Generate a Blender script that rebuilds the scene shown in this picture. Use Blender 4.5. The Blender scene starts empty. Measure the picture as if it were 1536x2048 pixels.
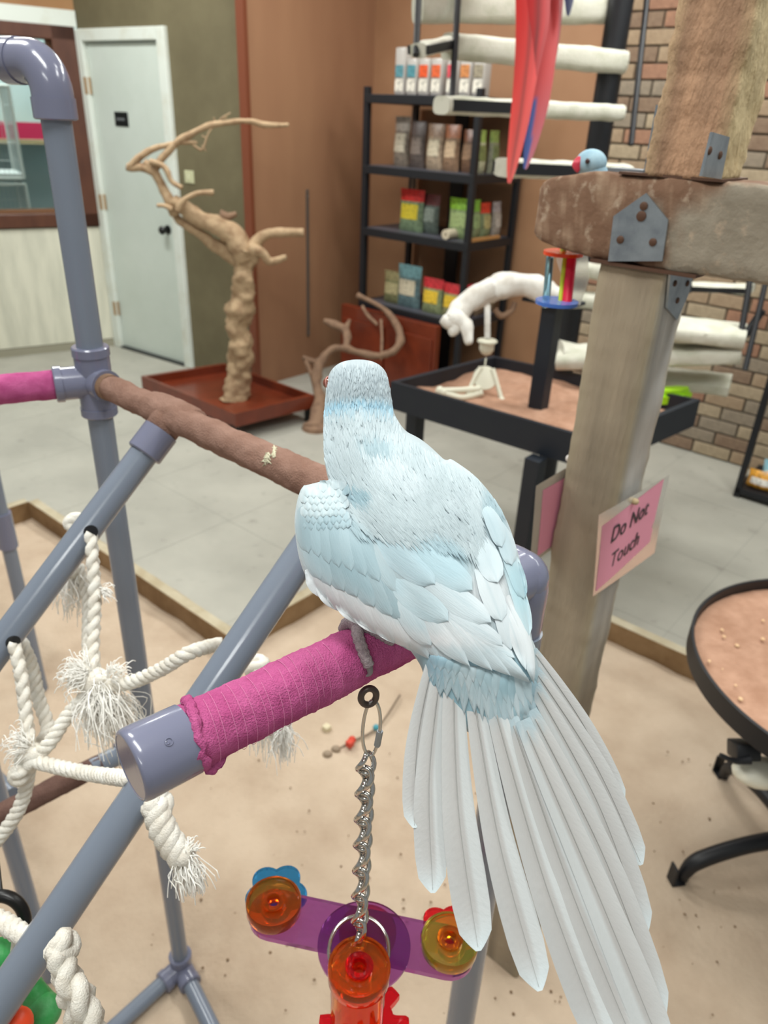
import bpy, bmesh, math, random
import numpy as np
from mathutils import Vector, Matrix, noise
from mathutils.bvhtree import BVHTree
R_=random.Random(7)
C=bpy.context.scene.collection
scn=bpy.context.scene
# ------------------------------------------------------------ camera
FPX=1479.0
CAM=Vector((0,0,1.66))
dn=Vector((-128,2776,1479)).normalized()
fw=(Vector((0,0,1))-dn*dn.z).normalized()
rt=fw.__class__(dn.cross(fw))
def ray(x,y):
    c=Vector(((x-768)/FPX,(y-1024)/FPX,1.0))
    return Vector((rt.dot(c),fw.dot(c),-dn.dot(c)))
def px(x,y,w): return CAM+ray(x,y)*w
def pz(x,y,z):
    r=ray(x,y); return CAM+r*((z-CAM.z)/r.z)
def pp(x,y,p0,n):
    r=ray(x,y); return CAM+r*((p0-CAM).dot(n)/r.dot(n))
cam=bpy.data.cameras.new('camera'); camo=bpy.data.objects.new('camera',cam); C.objects.link(camo)
ux=Vector((rt.x,fw.x,-dn.x)); uy=Vector((rt.y,fw.y,-dn.y)); uw=Vector((rt.z,fw.z,-dn.z))
m=Matrix.Identity(4)
for i,a in enumerate((ux,-uy,-uw)):
    for r in range(3): m[r][i]=a[r]
m.translation=CAM
camo.matrix_world=m
cam.sensor_fit='AUTO'; cam.sensor_width=36; cam.lens=FPX/2048*36
cam.clip_start=.02; cam.clip_end=60
cam.dof.use_dof=True; cam.dof.focus_distance=.49; cam.dof.aperture_fstop=9.5
scn.camera=camo
# ------------------------------------------------------------ world, light, exposure
wd=bpy.data.worlds.new('world'); scn.world=wd; wd.use_nodes=True
wd.node_tree.nodes['Background'].inputs[0].default_value=(.96,1.0,.985,1)
wd.node_tree.nodes['Background'].inputs[1].default_value=.33
def area(name,loc,sx,sy,power,col=(.98,1,.975)):
    l=bpy.data.lights.new(name,'AREA'); l.shape='RECTANGLE'; l.size=sx; l.size_y=sy; l.energy=power; l.color=col
    o=bpy.data.objects.new(name,l); C.objects.link(o); o.location=loc; o.rotation_euler=(0,0,math.radians(-40)); return o
for i,(x,y,p) in enumerate([(-1.9,4.0,60),(.1,3.9,38),(1.35,2.75,46),(-1.6,1.7,42),(1.3,.9,30),(-.4,.2,32),(-.3,-1.9,30),(2.7,2.2,14)]):  # ceiling lights out of view; one added near the black tray to strengthen its shadow
    area('ceiling_light',(x,y,3.12),1.25,.32,p)
scn.view_settings.view_transform='Standard'; scn.view_settings.look='None'; scn.view_settings.gamma=1
scn.view_settings.use_curve_mapping=False
scn.view_settings.exposure=-0.1
# ------------------------------------------------------------ materials
def lin(c): 
    return tuple((v/255/12.92 if v/255<=.04045 else ((v/255+.055)/1.055)**2.4) for v in c)+(1,)
def M(name,col,rough=.6,metal=0,col2=None,vs=8,vd=2,cut=(.35,.65),bump=0,bs=60,stretch=(1,1,1),trans=0,spec=.5,coat=0,ior=1.45,emis=0,attr=None,streak=0,col3=None,vs3=3,cut3=(.5,.6)):
    mt=bpy.data.materials.new(name); mt.use_nodes=True; nt=mt.node_tree; b=nt.nodes['Principled BSDF']
    b.inputs['Base Color'].default_value=lin(col); b.inputs['Roughness'].default_value=rough; b.inputs['Metallic'].default_value=metal
    b.inputs['IOR'].default_value=ior; b.inputs['Specular IOR Level'].default_value=spec
    b.inputs['Transmission Weight'].default_value=trans; b.inputs['Coat Weight'].default_value=coat; b.inputs['Coat Roughness'].default_value=.08
    N=nt.nodes.new; L=nt.links.new
    tc=N('ShaderNodeTexCoord'); mp=N('ShaderNodeMapping'); mp.inputs['Scale'].default_value=stretch; L(tc.outputs['Object'],mp.inputs[0])
    src=None
    if attr:
        a=N('ShaderNodeAttribute'); a.attribute_name=attr; src=a.outputs['Color']
    if col2 is not None:
        n=N('ShaderNodeTexNoise'); n.inputs['Scale'].default_value=vs; n.inputs['Detail'].default_value=vd+2; n.inputs['Roughness'].default_value=.6
        L(mp.outputs[0],n.inputs['Vector'])
        r=N('ShaderNodeMapRange'); r.inputs[1].default_value=cut[0]; r.inputs[2].default_value=cut[1]; L(n.outputs[0],r.inputs[0])
        mx=N('ShaderNodeMix'); mx.data_type='RGBA'; L(r.outputs[0],mx.inputs[0])
        if src: L(src,mx.inputs[6])
        else: mx.inputs[6].default_value=lin(col)
        mx.inputs[7].default_value=lin(col2); src=mx.outputs[2]
    if col3 is not None:
        n=N('ShaderNodeTexNoise'); n.inputs['Scale'].default_value=vs3; n.inputs['Detail'].default_value=5
        L(tc.outputs['Object'],n.inputs['Vector'])
        r=N('ShaderNodeMapRange'); r.inputs[1].default_value=cut3[0]; r.inputs[2].default_value=cut3[1]; L(n.outputs[0],r.inputs[0])
        mx=N('ShaderNodeMix'); mx.data_type='RGBA'; L(r.outputs[0],mx.inputs[0]); L(src,mx.inputs[6]); mx.inputs[7].default_value=lin(col3); src=mx.outputs[2]
    if src: L(src,b.inputs['Base Color'])
    if bump:
        n=N('ShaderNodeTexNoise'); n.inputs['Scale'].default_value=bs; n.inputs['Detail'].default_value=4
        L(mp.outputs[0],n.inputs['Vector'])
        bp=N('ShaderNodeBump'); bp.inputs['Strength'].default_value=min(1,bump); bp.inputs['Distance'].default_value=.002 if bump<=1 else .002*bump
        L(n.outputs[0],bp.inputs['Height']); L(bp.outputs[0],b.inputs['Normal'])
    if emis:
        b.inputs['Emission Color'].default_value=lin(col); b.inputs['Emission Strength'].default_value=emis
    return mt
# ------------------------------------------------------------ object helpers
ORG={}
def thing(name,label,cat,loc=(0,0,0),group=None,kind=None):
    o=bpy.data.objects.new(name,None); C.objects.link(o); o.location=loc; o.empty_display_size=.05
    o['label']=label; o['category']=cat
    if group:o['group']=group
    if kind:o['kind']=kind
    ORG[o]=Vector(loc); return o
def tag(o,label,cat,group=None,kind=None):
    o['label']=label;o['category']=cat
    if group:o['group']=group
    if kind:o['kind']=kind
    return o
def obj(name,mb,mat,parent=None,smooth=True,label=None,kind=None,loc=None,mods=None):
    if isinstance(mb,MB): V,F,cols=mb.v,mb.f,mb.c
    else: V,F,cols=mb[0],mb[1],None
    org=ORG[parent] if parent is not None else (Vector(loc) if loc is not None else None)
    if org is None:
        xs=[p[0] for p in V]; ys=[p[1] for p in V]; zs=[p[2] for p in V]
        org=Vector(((min(xs)+max(xs))/2,(min(ys)+max(ys))/2,min(zs)))
    me=bpy.data.meshes.new(name); me.from_pydata([(p[0]-org.x,p[1]-org.y,p[2]-org.z) for p in V],[],F); me.update()
    if cols and len(cols)==len(V):
        a=me.color_attributes.new('Col','FLOAT_COLOR','POINT')
        a.data.foreach_set('color',[x for c in cols for x in c])
    if smooth: 
        me.shade_smooth()
        if smooth!='all':
            try: me.set_sharp_from_angle(angle=math.radians(42))
            except Exception: pass
    for q in (mat if isinstance(mat,list) else [mat]): me.materials.append(q)
    if isinstance(mb,MB) and mb.mi:
        for i,q in mb.mi: me.polygons[i].material_index=q
    o=bpy.data.objects.new(name,me); C.objects.link(o)
    if parent is not None: o.parent=parent; ORG[o]=org
    else: o.location=org; ORG[o]=org
    if label:o['label']=label
    if kind:o['kind']=kind
    return o
def frames(P):
    P=[Vector(p) for p in P]; T=[]
    for i in range(len(P)):
        a=P[max(0,i-1)];b=P[min(len(P)-1,i+1)]; T.append((b-a).normalized())
    up=Vector((0,0,1)) if abs(T[0].z)<.9 else Vector((1,0,0))
    n=(up-T[0]*up.dot(T[0])).normalized(); out=[]
    for i in range(len(P)):
        if i: n=(n-T[i]*n.dot(T[i])).normalized()
        out.append((T[i],n,T[i].cross(n)))
    return P,out
def smoothp(pts,k=6):
    P=[Vector(p) for p in pts]
    if len(P)<3: 
        return [P[0].lerp(P[-1],i/k) for i in range(k+1)]
    out=[]
    for i in range(len(P)-1):
        p0=P[max(0,i-1)];p1=P[i];p2=P[i+1];p3=P[min(len(P)-1,i+2)]
        for j in range(k):
            t=j/k
            out.append(.5*((2*p1)+(p2-p0)*t+(2*p0-5*p1+4*p2-p3)*t*t+(3*p1-p0-3*p2+p3)*t**3))
    out.append(P[-1]); return out
def interp(vals,t):
    n=len(vals)-1; x=min(max(t,0),1)*n; i=min(int(x),n-1); return vals[i]*(1-(x-i))+vals[i+1]*(x-i)
class MB:
    def __init__(s): s.v=[];s.f=[];s.c=[];s.mi=[]
    def add(s,V,F,col=None):
        b=len(s.v); s.v+= [tuple(p) for p in V]; s.f+=[tuple(i+b for i in f) for f in F]
        if col is not None: s.c+=[col]*len(V)
        return s
    def box(s,o,a,b,c,bev=0):
        o,a,b,c=map(Vector,(o,a,b,c))
        if not bev:
            V=[o+a*i+b*j+c*k for i in(0,1) for j in(0,1) for k in(0,1)]
            F=[(0,1,3,2),(4,6,7,5),(0,4,5,1),(2,3,7,6),(0,2,6,4),(1,5,7,3)]
            if a.cross(b).dot(c)<0: F=[f[::-1] for f in F]
            return s.add(V,F)
        bm=bmesh.new(); bmesh.ops.create_cube(bm,size=1); la,lb,lc=a.length,b.length,c.length
        bmesh.ops.scale(bm,vec=(la,lb,lc),verts=bm.verts)
        bmesh.ops.bevel(bm,geom=bm.edges[:],offset=min(bev,la*.45,lb*.45,lc*.45),segments=2,affect='EDGES',profile=.5)
        ce=o+(a+b+c)/2; A,B,Cc=a.normalized(),b.normalized(),c.normalized()
        V=[ce+A*v.co.x+B*v.co.y+Cc*v.co.z for v in bm.verts]; bm.verts.index_update()
        F=[tuple(v.index for v in f.verts) for f in bm.faces]
        if a.cross(b).dot(c)<0: F=[f[::-1] for f in F]
        bm.free(); return s.add(V,F)
    def tube(s,P,r,n=16,cap=True,tw=0,sq=None,jit=0,lump=0,lf=12):
        P,fr=frames(P); V=[];F=[]; m_=len(P)
        for i,(p,(T,a,b)) in enumerate(zip(P,fr)):
            rr=interp(r,i/(m_-1)) if isinstance(r,(list,tuple)) else r
            for j in range(n):
                t=2*math.pi*j/n; q=rr*(1+(R_.uniform(-jit,jit) if jit else 0))
                if lump: x_=(p+(a*math.cos(t)+b*math.sin(t))*rr)*lf; q*=1+lump*(noise.noise(x_)+.5*noise.noise(x_*2.3))
                V.append(p+a*math.cos(t)*q+b*math.sin(t)*q*(sq or 1))
        for i in range(m_-1):
            for j in range(n):
                k=(j+1)%n; F.append((i*n+j,i*n+k,(i+1)*n+k,(i+1)*n+j))
        if cap: F.append(tuple(range(n))[::-1]); F.append(tuple((m_-1)*n+j for j in range(n)))
        return s.add(V,F)
    def lathe(s,o,ax,prof,n=32,closed=False):
        o=Vector(o);ax=Vector(ax).normalized(); up=Vector((0,0,1)) if abs(ax.z)<.9 else Vector((1,0,0))
        a=(up-ax*up.dot(ax)).normalized(); b=ax.cross(a); V=[];F=[];m_=len(prof)
        for r,h in prof:
            for j in range(n):
                t=2*math.pi*j/n; V.append(o+ax*h+(a*math.cos(t)+b*math.sin(t))*r)
        for i in range(m_-1+(1 if closed else 0)):
            i2=(i+1)%m_
            for j in range(n):
                k=(j+1)%n; F.append((i*n+j,i*n+k,i2*n+k,i2*n+j))
        if not closed: F.append(tuple(range(n))[::-1]); F.append(tuple((m_-1)*n+j for j in range(n)))
        return s.add(V,F)
    def prism(s,o,a,b,nrm,pts,th):
        o,a,b,nrm=map(Vector,(o,a,b,nrm)); n=len(pts)
        V=[o+a*x+b*y+nrm*h for h in(0,th) for x,y in pts]
        F=[tuple(range(n))[::-1],tuple(range(n,2*n))]+[(j,(j+1)%n,(j+1)%n+n,j+n) for j in range(n)]
        return s.add(V,F)
    def sphere(s,o,r,seg=16,rings=10,ax=(1,1,1),M3=None):
        o=Vector(o);V=[];F=[]
        for i in range(rings+1):
            ph=math.pi*i/rings
            for j in range(seg):
                t=2*math.pi*j/seg; d=Vector((math.sin(ph)*math.cos(t)*ax[0],math.sin(ph)*math.sin(t)*ax[1],math.cos(ph)*ax[2]))*r
                if M3: d=M3@d
                V.append(o+d)
        for i in range(rings):
            for j in range(seg):
                k=(j+1)%seg; F.append((i*seg+j,(i+1)*seg+j,(i+1)*seg+k,i*seg+k))
        return s.add(V,F)
    def torus(s,o,ax,R,r,n=32,m_=10,sx=1,up=None):
        o=Vector(o);ax=Vector(ax).normalized(); up=Vector(up) if up else (Vector((0,0,1)) if abs(ax.z)<.9 else Vector((1,0,0)))
        a=(up-ax*up.dot(ax)).normalized(); b=ax.cross(a);V=[];F=[]
        for i in range(n):
            t=2*math.pi*i/n; d=a*math.cos(t)+b*math.sin(t); c=o+a*math.cos(t)*R*sx+b*math.sin(t)*R
            for j in range(m_):
                u=2*math.pi*j/m_; V.append(c+d*math.cos(u)*r+ax*math.sin(u)*r)
        for i in range(n):
            for j in range(m_):
                F.append((i*m_+j,((i+1)%n)*m_+j,((i+1)%n)*m_+(j+1)%m_,i*m_+(j+1)%m_))
        return s.add(V,F)
def copy_thing(root,off,label=None,group=None):
    r=root.copy(); C.objects.link(r); r.location=root.location+Vector(off)
    if label:r['label']=label
    if group:r['group']=group
    for ch in list(root.children):
        c=ch.copy(); C.objects.link(c); c.parent=r
        for g in list(ch.children):
            d=g.copy(); C.objects.link(d); d.parent=c
    return r
E1=Vector((.77,-.638,0)).normalized(); E2=Vector((.638,.77,0)).normalized(); Z=Vector((0,0,1))
def V3(*a): return Vector(a)
# ------------------------------------------------------------ materials list
m_conc=M('concrete_floor',(176,174,163),.55,col2=(160,158,148),vs=2.2,vd=4,col3=(150,147,138),vs3=14,cut3=(.62,.75),bump=.15,bs=40)
m_joint=M('floor_joint',(150,148,140),.8)
m_sand=M('tan_sand',(196,176,154),.95,col2=(172,150,128),vs=4,vd=5,cut=(.38,.72),bump=1.5,bs=70)
m_timber=M('border_timber',(150,122,88),.8,col2=(120,92,60),vs=6,stretch=(1,1,1),bump=.6,bs=40)
m_tt=M('pale_timber_top',(190,180,156),.8,col2=(166,152,124),vs=7,bump=.4,bs=50)
m_green=M('olive_wall',(112,104,78),.75,col2=(100,92,68),vs=3,bump=.5,bs=140)
m_brown=M('brown_panel',(158,118,88),.6,col2=(140,100,74),vs=1.6,stretch=(1,1,.25),bump=.1,bs=20)
m_brown2=M('brown_wall',(164,124,92),.6,col2=(148,108,78),vs=1.4,bump=.1,bs=20)
m_rtrim=M('red_brown_trim',(120,66,44),.45)
m_white=M('white_door_paint',(208,217,209),.5,col2=(199,209,200),vs=2)
m_wcase=M('white_casing',(216,222,214),.55,col2=(200,200,184),vs=6,cut=(.5,.8))
m_wpanel=M('whitewashed_panel',(216,214,196),.6,col2=(186,186,170),vs=5,stretch=(2.5,2.5,.35),cut=(.4,.8))
m_dkwood=M('dark_window_wood',(92,56,40),.45,col2=(76,44,32),vs=8,stretch=(1,1,.4))
m_black=M('black_metal',(26,27,31),.45)
m_blackp=M('black_plastic',(16,16,17),.35)
m_navy=M('black_painted_wood',(26,32,42),.5,col2=(30,36,44),vs=10)
m_glass=M('window_glass',(236,244,242),.03,trans=1,ior=1.1,spec=.4)
m_cherry=M('cherry_tray',(122,50,26),.35,col2=(100,40,22),vs=5,coat=.3)
m_java=M('java_wood',(176,150,118),.8,col2=(136,106,78),vs=22,cut=(.45,.75),bump=1,bs=45)
m_javad=M('dull_java_wood',(138,110,88),.85,col2=(108,82,66),vs=22,cut=(.45,.75),bump=1,bs=45)
m_pvc=M('grey_pvc_pipe',(124,133,147),.22,spec=.55,coat=.25,col2=(118,127,142),vs=3)
m_fit=M('grey_pvc_fitting',(116,119,141),.2,spec=.6,coat=.35)
m_pink=M('magenta_wrap',(204,104,156),.95,col2=(182,82,134),vs=40,bump=1,bs=900,spec=.1)
m_brwrap=M('brown_wrap',(158,126,112),.95,col2=(140,108,94),vs=30,bump=1,bs=600,spec=.15)
m_rope=M('cotton_rope',(240,237,228),.9,col2=(224,217,204),vs=60,bump=.6,bs=700,spec=.2)
m_steel=M('galvanized_steel',(168,176,182),.38,.75,col2=(140,148,156),vs=30)
m_rust=M('rusty_bolt',(92,66,52),.6,.3)
m_chrome=M('chrome',(205,203,200),.12,1)
m_dring=M('dull_eye_ring',(92,82,78),.4,.6)
m_felt=M('white_step_wrap',(204,202,188),.95,col2=(172,174,152),vs=12,cut=(.45,.8),bump=1,bs=90)
m_wlog=M('bleached_wood',(232,230,224),.85,col2=(206,200,190),vs=18,bump=.8,bs=40)
m_tsand=M('peach_sand',(186,146,122),.95,col2=(164,124,100),vs=18,bump=1.5,bs=90)
m_fsign=M('pink_paper',(238,158,182),.6)
m_lam=M('clear_laminate',(206,202,194),.25,trans=.55,ior=1.3)
m_ink=M('black_ink',(50,46,52),.6)
m_mortar=M('mortar',(132,122,106),.95,col2=(114,104,90),vs=20,bump=1,bs=80)
BR=[M('brick_clay_%s'%n,c,.9,col2=c2,vs=25,bump=1,bs=90) for n,c,c2 in (('tan',(166,144,118),(146,124,100)),('buff',(174,156,130),(150,134,110)),('brown',(140,118,98),(120,98,80)),('red',(162,122,98),(140,104,84)),('grey',(150,136,118),(128,116,100)))]
def acr(n,c,r=.05): return M(n,c,r,trans=.93,ior=1.15,spec=.6,coat=.5)
a_or=acr('orange_acrylic',(255,148,50)); a_pu=acr('purple_acrylic',(168,100,178)); a_ye=acr('yellow_acrylic',(232,246,110)); a_re=acr('red_acrylic',(235,40,55)); a_bl=acr('blue_acrylic',(60,150,215)); a_cy=acr('pale_blue_acrylic',(160,210,235))
a_cl=M('clear_plastic',(240,240,236),.15,trans=.85,ior=1.2)
# ------------------------------------------------------------ setting
G1=Vector((.829,-.559,0)).normalized(); W1=Vector((-.838,-.545,0)).normalized()
c0=V3(-2.155,5.707,0); cK=V3(-.900,4.86,0); K=V3(-.201,5.703,0); BK=V3(1.13,4.6,0)
H=3.2
fl=MB(); fl.add([(-6,-4,0),(6,-4,0),(6,9,0),(-6,9,0)],[(0,1,2,3)])
o=obj('floor',fl,m_conc,smooth=False,kind='structure',loc=(0,0,0))
jt=MB()
for i in range(-9,14):
    a=i*.61
    p=E1*a; jt.box(p+E2*1.2+Z*.0003-E1*.001,E1*.002,E2*5,Z*.0004)
    p=E2*a
    if a>1.3: jt.box(p-E1*4+Z*.0003-E2*.001,E1*8,E2*.002,Z*.0004)
obj('tile_joint',jt,m_joint,ORG and o,smooth=False,kind='stuff')
cl=MB(); cl.add([(-6,-4,H),(-6,9,H),(6,9,H),(6,-4,H)],[(0,1,2,3)])
obj('ceiling',cl,M('ceiling_white',(225,226,220),.9),smooth=False,kind='structure')
def wall(name,p,d,n,L,z0,z1,mat,th=.1):
    w=MB(); w.box(Vector(p)+Z*z0,d*L,n*th,Z*(z1-z0)); return obj(name,w,mat,smooth=False,kind='structure')
# olive wall with door
door_w=.86; gl=(cK-c0).length
g=MB(); nb=Vector((.559,.829,0)).normalized()
g.box(c0+G1*(door_w+.02),G1*(gl-door_w-.02),nb*.1,Z*H); g.box(c0+Z*2.09,G1*(door_w+.02),nb*.1,Z*(H-2.09))
obj('wall_back_left',g,m_green,smooth=False,kind='structure')
dr=thing('door_1','pale white flush door with rusty hinges and a small black plaque','door',c0+G1*.45,kind='structure')
cs=MB()
cs.box(c0+G1*.0-nb*.03,G1*.075,nb*.13,Z*2.09,.006); cs.box(c0+G1*(door_w-.055)-nb*.03,G1*.075,nb*.13,Z*2.09,.006); cs.box(c0+G1*.075-nb*.03+Z*2.02,G1*(door_w-.13),nb*.13,Z*.07,.006)
obj('door_frame',cs,m_wcase,dr,smooth=False)
lf=MB(); lf.box(c0+G1*.08+nb*.005+Z*.012,G1*(door_w-.14),nb*.04,Z*2.0,.003)
obj('door_leaf',lf,m_white,dr,smooth=False)
for z in (.25,1.0,1.72):
    h=MB(); h.tube([c0+G1*.078-nb*.006+Z*z,c0+G1*.078-nb*.006+Z*(z+.1)],.008,8); h.box(c0+G1*.05-nb*.032+Z*z,G1*.028,nb*.004,Z*.1)
    obj('hinge',h,M('rusty_hinge',(170,140,104),.7),dr)
kb=MB(); kp=c0+G1*.72+Z*.93
kb.lathe(kp+nb*.005,-nb,[(.03,0),(.03,.006),(.012,.01),(.012,.03),(.024,.04),(.028,.055),(.02,.066),(.004,.068)],20)
obj('door_knob',kb,m_blackp,dr)
pq=MB(); pq.box(c0+G1*.29+Z*1.54-nb*.001,G1*.135,nb*.006,Z*.085,.002)
q=obj('plaque',pq,m_blackp,dr,smooth=False)
ql=MB()
for i,wd_ in enumerate((.012,.008,.012,.010,.012,.008)): ql.box(c0+G1*(.315+i*.014)+Z*1.575-nb*.003,G1*wd_*.8,nb*.003,Z*.014)
obj('lettering',ql,M('grey_letters',(120,124,126),.6),q,smooth=False,kind='stuff')
th=MB(); th.box(c0+G1*.08-nb*.03,G1*(door_w-.14),nb*.08,Z*.012); obj('threshold',th,M('threshold_metal',(70,72,72),.4,.6),dr,smooth=False)
sw=thing('light_switch','small cream switch plate on the olive wall beside the door','switch',c0+G1*.98+Z*1.23-nb*.006)
s_=MB(); s_.box(c0+G1*.94+Z*1.24-nb*.007,G1*.085,nb*.007,Z*.075,.003); obj('plate',s_,M('cream_plate',(196,196,160),.5),sw,smooth=False)
s_=MB(); s_.box(c0+G1*.975+Z*1.262-nb*.013,G1*.012,nb*.007,Z*.03,.002); obj('toggle',s_,M('cream_toggle',(210,210,180),.5),sw,smooth=False)
# red-brown corner strip and partition
wall('trim_1',cK-G1*.03-nb*.012,G1*.05,nb*.02,1,0,H,m_rtrim)if 0 else None
t_=MB(); t_.box(cK-G1*.045-nb*.015,G1*.06,nb*.03,Z*H); obj('trim_1',t_,m_rtrim,smooth=False,kind='structure')
wall('wall_partition',cK+E1*.0,E2,-E1.cross(Z).cross(Z).normalized() if 0 else E1*0+Vector((-.77,.638,0)),(K-cK).length+.05,0,H,m_brown)
b1=(BK-K).length
wall('wall_back',K-E1*.05,E1,E2,b1+.05,0,H,m_brown2)
st_=thing('metal_pull_strip','long thin grey metal strip upright on the brown partition','handle',cK+E2*.47+Z*.27+E1*.002)
s_=MB(); s_.box(cK+E2*.46+Z*.27,E2*.022,E1*.01,Z*.96,.002); obj('strip',s_,M('grey_strip',(120,110,102),.4,.5),st_,smooth=False)
s_=MB()
for z in(.3,1.19): s_.lathe(cK+E2*.471+Z*z+E1*.01,E1,[(.004,0),(.004,.003)],8)
obj('screw',s_,m_steel,st_)
# window wall
WL=3.2; wn=Vector((-W1.y,W1.x,0)).normalized()  # outward
if wn.dot(c0)<0: wn=-wn
lo,hi=.885,2.06
wb=MB(); wb.box(c0,W1*WL,wn*.1,Z*(lo-.0)); lw=obj('wall_left',wb,m_mortar,smooth=False,kind='structure')
for i in range(3):
    p=MB(); p.box(c0+W1*(.01+i*1.07)-wn*.008+Z*.06,W1*1.062,wn*.008,Z*(lo-.07)); obj('panel',p,m_wpanel,lw,smooth=False)
p=MB(); p.box(c0-wn*.012,W1*WL,wn*.012,Z*.055); obj('baseboard_left',p,M('grey_base',(150,146,128),.7),smooth=False,kind='structure')
wb=MB(); wb.box(c0+Z*2.19,W1*WL,wn*.1,Z*(H-2.19)); obj('wall_left_upper',wb,M('tan_upper_wall',(160,120,80),.7,col2=(148,108,70),vs=2),smooth=False,kind='structure')
wb=MB(); wb.box(c0+Z*2.1-wn*.02,W1*WL,wn*.12,Z*.09); obj('trim_2',wb,m_wcase,smooth=False,kind='structure')
wn1=thing('window_1','dark wood framed window into a room of white cages','window',c0+W1*.8+Z*lo,kind='structure')
fr=MB(); fw_=.15
fr.box(c0+W1*.02-wn*.03+Z*lo,W1*fw_,wn*.13,Z*(2.1-lo),.006); fr.box(c0+W1*.02-wn*.03+Z*lo,W1*3,wn*.13,Z*.09,.006); fr.box(c0+W1*.02-wn*.03+Z*2.02,W1*3,wn*.13,Z*.08,.006)
obj('window_frame',fr,m_dkwood,wn1,smooth=False)
fr=MB(); fr.box(c0+W1*(.02+fw_)+wn*.03+Z*(lo+.09),W1*.03,wn*.03,Z*(2.02-lo-.09)); fr.box(c0+W1*(.17)+wn*.03+Z*(lo+.09),W1*2.8,wn*.03,Z*.025)
obj('glazing_bead',fr,M('bead_wood',(120,84,56),.5),wn1,smooth=False)
fr=MB(); fr.box(c0+W1*(.02+fw_)+wn*.045+Z*(lo+.09),W1*2.8,wn*.004,Z*(2.02-lo-.09)); obj('pane',fr,m_glass,wn1,smooth=False)
# room behind glass
m_aqua=M('pale_aqua_wall',(176,196,198),.7,col2=(164,184,186),vs=1.5)
wall('wall_far_left',c0+wn*1.5-W1*.8,W1,wn,5,0,H,m_aqua); wall('wall_side',c0+wn*.1+W1*.0-W1*.1,-W1*1,wn,.08,0,H,m_aqua)
wall('wall_end',c0+wn*.12-W1*.1,wn,-W1,1.5,0,H,m_aqua)
sh=thing('wall_shelf','pale wooden shelf behind the window with a red strip above','shelf',c0+wn*1.1+W1*1+Z*1.5)
p=MB(); p.box(c0+wn*1.15+W1*0.0+Z*1.36,W1*2.6,wn*.35,Z*.03); obj('board',p,M('shelf_wood',(188,170,130),.6),sh,smooth=False)
p=MB(); p.box(c0+wn*1.145+W1*0.0+Z*1.395,W1*2.6,wn*.02,Z*.12); obj('fascia',p,M('crimson_strip',(196,40,84),.5),sh,smooth=False)
p=MB(); p.box(c0+wn*1.35+W1*0.0+Z*.7,W1*2.6,wn*.02,Z*.66); obj('backboard',p,M('teal_grey_board',(150,168,170),.7),sh,smooth=False)  # teal-grey panel below the shelf
l=area('inner_room_fill',c0+wn*.8+W1*.6+Z*3.0,1.2,.3,60)  # unseen fill light added to brighten the room behind the glass
cgs=[]
for k,(z0,z1) in enumerate(((.6,1.12),(1.16,1.75))):
    cg=thing('wire_cage',('lower' if k==0 else 'upper')+' white wire cage stacked behind the window','cage',c0+wn*.6+W1*.8+Z*z0)
    o_=c0+wn*.5+W1*.40+Z*z0; A=W1*1.1;B=wn*.45;hz=z1-z0
    f_=MB()
    for a in(0,1):
        for b in(0,1): f_.tube([o_+A*a+B*b,o_+A*a+B*b+Z*hz],.012,6)
        for z in(0,hz): f_.tube([o_+B*a+Z*z,o_+A+B*a+Z*z],.01,6); f_.tube([o_+A*a+Z*z,o_+A*a+B+Z*z],.01,6)
    obj('frame',f_,M('cage_white',(205,212,208),.5),cg)
    f_=MB()
    for i in range(1,36): f_.tube([o_+A*i/36,o_+A*i/36+Z*hz],.0018,4)
    for i in range(1,14): f_.tube([o_+B*i/14,o_+B*i/14+Z*hz],.0018,4)
    for i in range(1,5): f_.tube([o_+Z*hz*i/5,o_+A+Z*hz*i/5],.0018,4); f_.tube([o_+Z*hz*i/5,o_+B+Z*hz*i/5],.0018,4)
    obj('wire_mesh',f_,M('wire',(170,178,176),.5),cg,kind='stuff')
    f_=MB(); f_.box(o_,A,B,Z*.03); obj('tray',f_,M('cage_tray',(190,198,196),.5),cg,smooth=False)
# brick wall with single bricks
bw=wall('wall_brick',BK+E2*.012,E1,E2,2.3,0,H,m_mortar)
wall('trim_3',BK-E1*.06-E2*.02,E1,E2,.09,0,H,m_brown2,.03)
bme={}
cnt=0; BLn,BH=.205,.066
for r in range(32):
    off=(r%2)*.108
    for c_ in range(10):
        a0=c_*.216-off; a1=a0+BLn
        a0=max(a0,.03)
        if a1-a0<.03: continue
        if a0>1.85: continue
        cnt+=1
        if cnt>300: break
        z=r*.0755+.008; key=round(a1-a0,2)
        if key not in bme:
            b_=MB(); b_.box(V3(0,0,0),E1*(a1-a0),-E2*.02,Z*BH,.004)
            me=bpy.data.meshes.new('brick'); me.from_pydata(b_.v,[],b_.f); me.update(); me.materials.append(None); bme[key]=me
        ob=bpy.data.objects.new('brick',bme[key]); C.objects.link(ob); ob.parent=bw
        ob.location=BK+E2*(.012+R_.uniform(-.002,.003))+E1*a0+Z*z-ORG[bw]
        ob.material_slots[0].link='OBJECT'; ob.material_slots[0].material=R_.choices(BR,[4,4,3,2,3])[0]
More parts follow.
